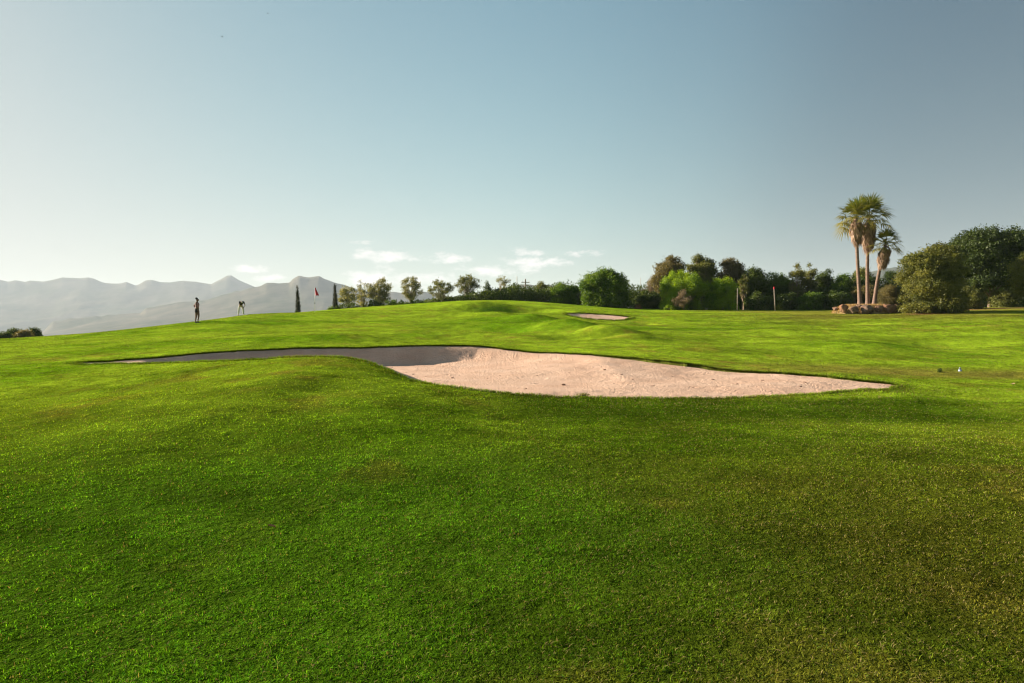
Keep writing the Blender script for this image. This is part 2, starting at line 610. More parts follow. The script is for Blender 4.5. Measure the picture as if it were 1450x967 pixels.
# ------------------------------------------------------------------ grass blades
grm, t = new_mat('grass_blade')
out = t.add('ShaderNodeOutputMaterial')
a = t.add('ShaderNodeAttribute', attribute_name='col')
p = t.add('ShaderNodeBsdfPrincipled')
p.inputs['Roughness'].default_value = .6
p.inputs['Specular IOR Level'].default_value = .0
t.link(a.outputs['Color'], p.inputs['Base Color'])
gn = t.add('ShaderNodeAttribute', attribute_name='gn')
geo = t.add('ShaderNodeNewGeometry')
gw = t.add('ShaderNodeAttribute', attribute_name='gw')
vm = t.add('ShaderNodeMix', data_type='VECTOR')
t.link(gw.outputs['Fac'], vm.inputs[0])
t.link(geo.outputs['Normal'], vm.inputs[4])
t.link(gn.outputs['Vector'], vm.inputs[5])
vn = t.add('ShaderNodeVectorMath', operation='NORMALIZE')
t.link(vm.outputs[1], vn.inputs[0])
t.link(vn.outputs[0], p.inputs['Normal'])
tr = t.add('ShaderNodeBsdfTranslucent')
t.link(t.mix(1.0, a.outputs['Color'], (1.35, 1.2, .5), 'MULTIPLY'), tr.inputs['Color'])
mx = t.add('ShaderNodeMixShader')
t.link(t.math('SUBTRACT', .46, t.math('MULTIPLY', gw.outputs['Fac'], .36)), mx.inputs[0])
t.link(p.outputs[0], mx.inputs[1])
t.link(tr.outputs[0], mx.inputs[2])
t.link(mx.outputs[0], out.inputs[0])


GS = .2
_gxs, _gys = np.arange(-64, 64, GS), np.arange(-4, 72, GS)
_GX, _GY = np.meshgrid(_gxs, _gys)
_GZ = H(_GX, _GY)
_DY, _DX = np.gradient(_GZ, GS)


def grad(x, y):
    """slope of the turf from a sampled grid"""
    u = np.clip((x - _gxs[0]) / GS, 0, len(_gxs) - 2.001)
    v = np.clip((y - _gys[0]) / GS, 0, len(_gys) - 2.001)
    i, j = u.astype(int), v.astype(int)
    fu, fv = u - i, v - j
    res = []
    for A in (_DX, _DY):
        res.append((A[j, i] * (1 - fu) + A[j, i + 1] * fu) * (1 - fv) + (A[j + 1, i] * (1 - fu) + A[j + 1, i + 1] * fu) * fv)
    return res


def blades(bx, by, hgt, wid, r, lift=0.0, lean=None, shade=None):
    n = len(bx)
    bz = H(bx, by) - .004 + lift
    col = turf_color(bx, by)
    u = r.random(n)
    v = r.random(n)
    col = col * (0.38 + 1.55 * u ** 1.3)[:, None]
    if shade is not None:
        col = col * shade[:, None]
    straw = v < .07 + .10 * sstep(-3, 5, bx)
    col[straw] = np.array([.34, .27, .11]) * (0.5 + .8 * u[straw])[:, None]
    blue = (v > .90)
    col[blue] = col[blue] * np.array([.5, .85, 1.0])
    ph = r.uniform(0, 2 * math.pi, n)
    ln = np.abs(r.normal(.85, .40, n)) if lean is None else lean
    dx, dy = np.cos(ph), np.sin(ph)
    ws = ph + math.pi / 2 + r.normal(0, .5, n)
    wx, wy = np.cos(ws) * wid * .5, np.sin(ws) * wid * .5
    h1 = hgt * .55
    base = np.stack([bx, by, bz], 1)
    W = np.stack([wx, wy, np.zeros(n)], 1)
    mid = base + np.stack([dx * ln * h1 * .6, dy * ln * h1 * .6, h1 * np.cos(ln * .4)], 1)
    tip = base + np.stack([dx * ln * hgt * 1.4, dy * ln * hgt * 1.4, hgt * np.cos(np.minimum(ln, 1.4) * .75)], 1)
    V = np.stack([base - W, base + W, mid + W * .85, mid - W * .85, tip], 1).reshape(-1, 3)
    k = np.arange(n)[:, None] * 5
    Ft = np.concatenate([k + np.array([[0, 1, 2]]), k + np.array([[0, 2, 3]]), k + np.array([[3, 2, 4]])], 0)
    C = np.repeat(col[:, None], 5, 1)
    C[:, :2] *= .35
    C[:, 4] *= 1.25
    gxx, gyy = grad(bx, by)
    G = np.stack([-gxx, -gyy, np.ones(n)], 1)
    G /= np.linalg.norm(G, axis=1)[:, None]
    gw_ = .30 + .62 * sstep(6, 30, np.hypot(bx, by))
    return V, Ft, C.reshape(-1, 3), np.repeat(G, 5, 0), np.repeat(gw_, 5)


def build_grass():
    r = np.random.default_rng(99)
    D0, al = 13500.0, 1.75
    r0, r1, half = 1.7, 66.0, R(50)
    e = 2 - al
    N = int(D0 * 3 ** al * 2 * half * (r1 ** e - r0 ** e) / e)
    q = (r0 ** e + r.random(N) * (r1 ** e - r0 ** e)) ** (1 / e)
    th = r.uniform(-half, half, N)
    bx, by = q * np.sin(th), q * np.cos(th)
    # gather blades into tufts
    M = N // 9
    tuft = r.integers(0, M, N)
    loose = r.random(N) < .25
    sp = .014 + .0028 * q[:M][tuft]
    tbx, tby = bx[:M][tuft] + r.normal(0, 1, N) * sp, by[:M][tuft] + r.normal(0, 1, N) * sp
    bx, by = np.where(loose, bx, tbx), np.where(loose, by, tby)
    q = np.hypot(bx, by)
    tshade = r.uniform(.62, 1.38, M)[tuft]
    dens = .5 * fbm(bx / .35, by / .35, 51, 3) + .5 * vnoise(bx / .05, by / .05, 52)
    keep = (r.random(N) < .25 + 1.4 * dens)
    for poly in (B1, B2):
        s, _, _ = sdf(bx, by, poly)
        keep &= s > .01
    bx, by, q, dens, tshade = bx[keep], by[keep], q[keep], dens[keep], tshade[keep]
    n = len(bx)
    hgt = (.014 + .00032 * q) * r.uniform(.6, 1.5, n) * (.4 + 1.3 * dens)
    wid = (.0015 + .00045 * q) * r.uniform(.7, 1.3, n)
    # longer rough round the front of the bunker
    s, _, _ = sdf(bx, by, B1, 3.0)
    rough = sstep(2.4, .3, s) * (by < 21) * sstep(-3, 0, bx)
    hgt = hgt * (1 + .9 * rough)
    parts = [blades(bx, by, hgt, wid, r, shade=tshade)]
    # lip fringe along the bunker edges
    for poly, dn, hh, ww in ((B1, 1100, .062, .010), (B2, 260, .12, .03)):
        nxt = np.roll(poly, -1, 0)
        L = np.hypot(*(nxt - poly).T)
        m = int(L.sum() * dn / 2)
        i = r.choice(len(poly), m, p=L / L.sum())
        tt = r.random(m)[:, None]
        pts = poly[i] * (1 - tt) + nxt[i] * tt
        nrm = np.stack([(nxt - poly)[i][:, 1], -(nxt - poly)[i][:, 0]], 1)
        nrm /= np.hypot(*nrm.T)[:, None] + 1e-9
        test = inside(*(pts + nrm * .08).T, poly)
        nrm[test] *= -1
        pts = pts + nrm * (r.exponential(.06, m)[:, None] - .05)
        parts.append(blades(pts[:, 0], pts[:, 1], hh * r.uniform(.4, 1.4, m), ww * r.uniform(.6, 1.3, m), r))
    off = 0
    Vs, Fs, Cs, Gs, Ws = [], [], [], [], []
    for V, Ft, C, G_, W_ in parts:
        Gs.append(G_)
        Ws.append(W_)
        Vs.append(V)
        Fs.append(Ft + off)
        Cs.append(C)
        off += len(V)
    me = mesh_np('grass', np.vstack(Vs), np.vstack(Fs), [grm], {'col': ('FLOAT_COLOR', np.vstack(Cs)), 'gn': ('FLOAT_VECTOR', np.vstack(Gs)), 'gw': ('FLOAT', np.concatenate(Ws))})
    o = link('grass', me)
    tag(o, 'short green mown grass blades covering the golf course turf', 'grass')
    o['kind'] = 'stuff'


build_grass()

# ------------------------------------------------------------------ mountains
mm, t = new_mat('mountain_scrub')
out = t.add('ShaderNodeOutputMaterial')
p = t.add('ShaderNodeBsdfPrincipled')
p.inputs['Roughness'].default_value = 1
p.inputs['Specular IOR Level'].default_value = 0
geo = t.add('ShaderNodeNewGeometry')
n1 = t.noise(geo.outputs['Position'], .004, 8, .65)
t.link(t.mix(t.ramp(n1, .35, .65), (.05, .062, .035), (.15, .13, .10)), p.inputs['Base Color'])
t.link(p.outputs[0], out.inputs[0])


def ridge(name, prof, D, seed, front=1700, back=1500, amp=.13):
    prof = np.array(prof, float)
    px = np.arange(-1000, 2500, 2.2)
    crest = np.interp(px, prof[:, 0], prof[:, 1])
    crest = crest + (vnoise(px / 9, px * 0, seed) - .5) * 1.6 + (vnoise(px / 31, px * 0, seed + 2) - .5) * 2.0 * ((px < prof[0, 0]) | (px > prof[-1, 0]))
    az = np.arctan((px - CX) / F)
    zc = EYE + (HZ - crest) / F * D            # at depth D in y
    ker = np.exp(-(np.arange(-120, 121) / 45.0) ** 2)
    zsm = np.convolve(np.pad(zc, 120, 'edge'), ker / ker.sum(), 'valid') * .96
    vs = np.concatenate([np.linspace(-1, 0, 34), np.linspace(0, 1, 12)[1:]])
    V = []
    for v in vs:
        wob = 1 + .05 * (fbm(px / 60, px * 0 + 3, seed + 9, 3) - .5)
        Y = (D + (front if v < 0 else back) * v) * np.where(np.abs(v) < 1e-6, 1, 1 + (wob - 1) * abs(v))
        X = (px - CX) / F * Y
        h = (1 - abs(v)) ** 1.15
        rn = 1 - np.abs(2 * fbm(X / 520, Y / 900, seed + 20, 5) - 1)
        rel = h - amp * (1 - rn) * 2.2 * min(1, abs(v) * 5) * h ** .5 * (1 - h * .6)
        zz = zc + (zsm - zc) * min(1.0, abs(v) * 5)
        Z = -66 + (zz + 66) * np.maximum(rel, 0)
        V.append(np.stack([X, Y, Z], 1))
    V = np.array(V)
    nv, npx = V.shape[:2]
    I = np.arange(nv * npx).reshape(nv, npx)
    f = np.stack([I[:-1, :-1].ravel(), I[:-1, 1:].ravel(), I[1:, 1:].ravel(), I[1:, :-1].ravel()], 1)
    o = link(name, mesh_np(name, V.reshape(-1, 3), f, [mm], smooth=True))
    o['kind'] = 'structure'


FAR = [(-900, 420), (-300, 404), (-60, 398), (0, 396), (12, 399), (23, 397), (37, 399), (43, 398), (62, 399), (83, 395), (89, 393.5), (110, 394), (126, 392), (134, 394),
       (145, 400), (165, 401), (180, 400), (192, 404.5), (207, 397.6), (215, 396.6), (228, 400), (242, 400), (261, 397), (275, 399), (300, 402.5),
       (312, 396), (322, 390.5), (328, 390), (339, 397), (362, 407), (420, 415), (520, 418), (620, 424), (900, 440), (2400, 440)]
NEAR = [(-900, 500), (20, 490), (55, 474), (76, 455), (100, 451), (124, 449), (160, 446), (199, 443), (207, 436.5), (240, 430), (291, 425), (312, 418.6), (333, 413), (362, 407),
        (378, 401), (411, 400), (415, 395), (424, 391), (436, 393), (453, 391), (469, 399), (488, 404), (520, 412), (560, 414), (600, 413), (640, 421), (700, 430), (900, 450), (2400, 470)]
RIGHT = [(-900, 520), (560, 500), (640, 436), (690, 414), (735, 403), (780, 404), (830, 411), (900, 418), (1000, 420), (1150, 408), (1230, 385), (1265, 378),
         (1300, 381), (1450, 392), (1700, 380), (2400, 400)]
ridge('mountain_ridge', FAR, 5900, 100)
ridge('mountain_ridge', NEAR, 3900, 200, front=1400, back=900)
ridge('hill_ridge', RIGHT, 2300, 300, front=900, back=600, amp=.2)

# ------------------------------------------------------------------ vegetation
LM = {
    'dark': leaf_mat('dark_leaves', (.030, .060, .008), (.095, .135, .020), .35),
    'deep': leaf_mat('deep_green_leaves', (.018, .038, .008), (.070, .100, .018), .3),
    'green': leaf_mat('green_leaves', (.050, .115, .008), (.150, .230, .022), .42),
    'vivid': leaf_mat('vivid_leaves', (.085, .17, .006), (.33, .46, .014), .48),
    'olive': leaf_mat('olive_leaves', (.075, .095, .022), (.20, .21, .060), .42),
    'grey': leaf_mat('grey_olive_leaves', (.13, .145, .065), (.30, .29, .15), .45),
    'brown': leaf_mat('brown_leaves', (.095, .085, .032), (.215, .180, .078), .42),
    'pink': leaf_mat('dry_twigs', (.15, .115, .08), (.27, .20, .14), .3),
    'rust': leaf_mat('rust_leaves', (.14, .085, .030), (.24, .14, .05), .3),
    'gold': leaf_mat('golden_olive_leaves', (.070, .090, .018), (.225, .225, .055), .42),
    'palm': leaf_mat('palm_leaves', (.050, .085, .012), (.34, .29, .065), .35),
    'dead': leaf_mat('dead_palm_leaves', (.18, .105, .065), (.44, .31, .22), .3),
    'cyp': leaf_mat('cypress_leaves', (.012, .022, .010), (.030, .042, .018), .15),
    'straw': leaf_mat('straw_blades', (.33, .22, .10), (.52, .36, .18), .35),
}
BARK = simple_mat('bark', (.16, .115, .08), .95, (.28, .21, .16), 6, .6, 14)
BARK_PALE = simple_mat('pale_bark', (.30, .25, .20), .95, (.46, .39, .32), 6, .6, 14)


def unit(n, r):
    v = r.normal(size=(n, 3))
    return v / np.linalg.norm(v, axis=1)[:, None]


def leaf_quads(P, size, aspect, r, up=0.0):
    """diamond leaves at points P"""
    n = len(P)
    tdir = unit(n, r)
    tdir[:, 2] += up
    tdir /= np.linalg.norm(tdir, axis=1)[:, None]
    o = np.cross(tdir, unit(n, r))
    o /= np.linalg.norm(o, axis=1)[:, None] + 1e-9
    s = (size * r.uniform(.6, 1.4, n))[:, None]
    a, b = tdir * s * .5, o * s * .5 * aspect
    V = np.stack([P - a, P + b - a * .1, P + a, P - b - a * .1], 1).reshape(-1, 3)
    f = np.arange(n * 4).reshape(n, 4)
    return V, f


def tube(pts, rad, sides=6):
    """tapered tube along points -> verts, quads"""
    pts = np.array(pts, float)
    rad = np.array(rad, float)
    n = len(pts)
    V = []
    tg = np.gradient(pts, axis=0)
    for i in range(n):
        d = tg[i] / (np.linalg.norm(tg[i]) + 1e-9)
        ref = np.array([1, 0, 0]) if abs(d[0]) < .8 else np.array([0, 1, 0])
        u = np.cross(d, ref)
        u /= np.linalg.norm(u)
        w = np.cross(d, u)
        for k in range(sides):
            a_ = 2 * math.pi * k / sides
            V.append(pts[i] + rad[i] * (math.cos(a_) * u + math.sin(a_) * w))
    f = []
    for i in range(n - 1):
        for k in range(sides):
            k2 = (k + 1) % sides
            f.append((i * sides + k, i * sides + k2, (i + 1) * sides + k2, (i + 1) * sides + k))
    return np.array(V), np.array(f)


class Bag:
    def __init__(s):
        s.V, s.F, s.T, s.o = [], [], [], 0

    def add(s, V, f, tint=None):
        s.V.append(V)
        s.F.append(f + s.o)
        s.T.append(np.full(len(V), .5) if tint is None else tint)
        s.o += len(V)

    def mesh(s, name, mats, smooth=False):
        return mesh_np(name, np.vstack(s.V), np.vstack(s.F), mats, {'tint': ('FLOAT', np.concatenate(s.T))}, smooth)


def limb(p0, p1, r0, r1, r, sag=.12, n=5):
    p0, p1 = np.array(p0), np.array(p1)
    L = np.linalg.norm(p1 - p0)
    ts = np.linspace(0, 1, n)
    off = r.normal(0, L * sag * .5, 3)
    pts = [p0 + (p1 - p0) * t_ + off * math.sin(math.pi * t_) for t_ in ts]
    return tube(pts, r0 + (r1 - r0) * ts, 5)


def plant(name, label, cat, px, wpx, top, Y, mat, seed, style='dense', base_lift=0.0, lobes=26, leaf=.16, dens=1.0, depth=.85,
          group=None, lean=0.0, bark=BARK, aspect=.5, up=0.0, bottom=None, cr=None):
    """a tree or shrub standing on the turf at photo column px, wpx wide, reaching up to row top"""
    r = np.random.default_rng(seed)
    x, y, z = ground(px, Y)
    if style == 'sparse':
        wpx *= 1.3
    w = wpx / F * Y
    ztop = at(px, top, Y)[2]
    h = max(ztop - z, .3)
    root = empty(name, (x, y, z - .05), label, cat, group)
    lobes = int(lobes * 1.7)
    B = Bag()
    T = Bag()
    lo = {'dense': .0, 'sparse': .22, 'tree': .28, 'broom': .0, 'twig': .1, 'juniper': .0, 'cypress': .03}[style] if bottom is None else bottom
    hh = h * (1 - lo)
    cz = h * lo + hh * .5
    C, Rr = [], []
    mind = min(w, hh)
    frac = cr or {'dense': .175, 'sparse': .105, 'tree': .15, 'broom': .13, 'twig': .13, 'juniper': .15, 'cypress': .2}[style]
    for k in range(lobes):
        for _ in range(30):
            q = r.uniform(-1, 1, 3)
            rr_ = np.linalg.norm(q)
            if rr_ < 1 and rr_ > (.35 if style in ('sparse',) else .45):
                break
        rad = mind * frac * r.uniform(.65, 1.35)
        zc = cz + q[2] * (hh * .5 - rad * .75)
        wide = w * .5 - rad * .7
        if style in ('dense', 'juniper', 'broom') and q[2] < -.1:
            # skirts reaching the ground keep their width
            m_ = math.hypot(q[0], q[1]) + 1e-6
            ku = r.uniform(.3, .95) / m_
            q[0], q[1] = q[0] * ku, q[1] * ku
        if style in ('dense', 'juniper', 'broom', 'twig') and lo < .05 and k % 3 == 0:
            m_ = math.hypot(q[0], q[1]) + 1e-6
            kk = r.uniform(.25, .95) / m_
            q[0], q[1] = q[0] * kk, q[1] * kk
            zc = rad * r.uniform(.35, .9)
        if style == 'cypress':
            fz = (zc / h)
            wide = w * .5 * max(0.0, (1 - fz) ** .6 * min(1, fz * 8 + .3)) - w * .12
            rad = w * .22 * (1.2 - fz)
        C.append((q[0] * wide + lean * zc, q[1] * wide * depth, max(zc, rad * .4)))
        Rr.append(rad)
    # one lobe pinned at the top so that the height is right
    C.append((r.uniform(-.15, .15) * w + lean * h, 0, h - mind * frac * .8))
    Rr.append(mind * frac * .8)
    if style == 'cypress':
        C[-1] = (lean * h, 0, h - w * .5)
        Rr[-1] = w * .18
        for fz in np.linspace(.05, .97, 22):
            rw = w * .5 * (1 - fz) ** .7 * min(1, fz * 6 + .35)
            C.append((lean * h * fz, 0, h * fz))
            Rr.append(rw + .02)
    C, Rr = np.array(C), np.array(Rr)
    areas = Rr ** 2
    for c_, rad in zip(C, Rr):
        cover = {'dense': 5.2, 'sparse': 2.1, 'tree': 4.2, 'broom': 5.0, 'twig': 2.0, 'juniper': 5.0, 'cypress': 6}[style]
        ntw = max(5, int(dens * cover * 4 * rad * rad / (leaf * leaf * aspect) / 7))
        ntw = min(ntw, 900)
        d = unit(ntw, r)
        d[:, 2] = d[:, 2] * .9 + .08
        rad_k = rad * (r.random(ntw) ** .45) * 1.02 * (1 + .22 * (vnoise(d[:, 0] * 2.3 + 9, d[:, 2] * 2.3 + rad * 30, seed) - .5))
        if style == 'juniper':
            sq = np.array([1.45, 1.3, .55])
        elif style == 'broom':
            sq = np.array([.8, .8, 1.35])
        elif style == 'sparse':
            sq = np.array([1, 1, .85])
        else:
            sq = np.array([1.1, 1.1, .88])
        P0 = c_ + d * rad_k[:, None] * sq
        # 7 leaves round each twig point
        Pk = np.repeat(P0, 7, 0) + r.normal(0, leaf * .75, (ntw * 7, 3))
        Pk[:, 2] = np.abs(Pk[:, 2]) + .02
        V, f = leaf_quads(Pk, leaf, aspect, r, up)
        ti = np.clip(np.repeat(r.beta(2, 2, ntw), 7) * .7 + r.random(ntw * 7) * .3 + r.normal(0, .20), 0, 1)
        B.add(V, f, np.repeat(ti, 4))
    # ragged outer sprigs
    k = int(60 * dens) if style != 'cypress' else 5
    ii = r.integers(0, len(C), k)
    for i in ii:
        d = unit(1, r)[0]
        d[2] = abs(d[2]) * 1.2
        n_ = 10
        tt = np.linspace(.85, 1.45 if style != 'cypress' else 1.05, n_)[:, None]
        Pk = C[i] + d * Rr[i] * tt + r.normal(0, leaf * .35, (n_, 3))
        if Pk[:, 2].max() > h + .1:
            continue
        V, f = leaf_quads(Pk, leaf * .8, aspect, r, up)
        B.add(V, f, np.repeat(r.random(n_), 4))
    # trunk with limbs reaching the clumps
    tr_r = max(.03, min(.24, h * .022)) * (1.0 if style != 'twig' else .6)
    fork = np.array([lean * h * .3, 0, h * (max(lo, .18))])
    V, f = limb((0, 0, -.1), fork, tr_r * 1.3, tr_r * .9, r, .05)
    T.add(V, f)
    nl = len(C) if style in ('sparse', 'twig', 'tree') else min(len(C), 10)
    for i in r.permutation(len(C))[:nl]:
        st = fork * r.uniform(.6, 1) if C[i][2] > fork[2] else fork * .5
        V, f = limb(st, C[i], tr_r * .5, tr_r * .12, r)
        T.add(V, f)
        if style in ('sparse', 'twig', 'tree'):
            for _ in range(4 if style != 'twig' else 9):
                V, f = limb(C[i], C[i] + unit(1, r)[0] * Rr[i] * 1.1, tr_r * .14, .006, r)
                T.add(V, f)
    o = link('trunk', T.mesh('trunk', [bark], True), root)
    o2 = link('crown', B.mesh('crown', [LM[mat]]), root)
    return root


TG = 'thin young trees along the plateau edge'
BG = 'shrubs and trees along the far edge of the fairway'
HG = 'low shrubs below the left skyline'
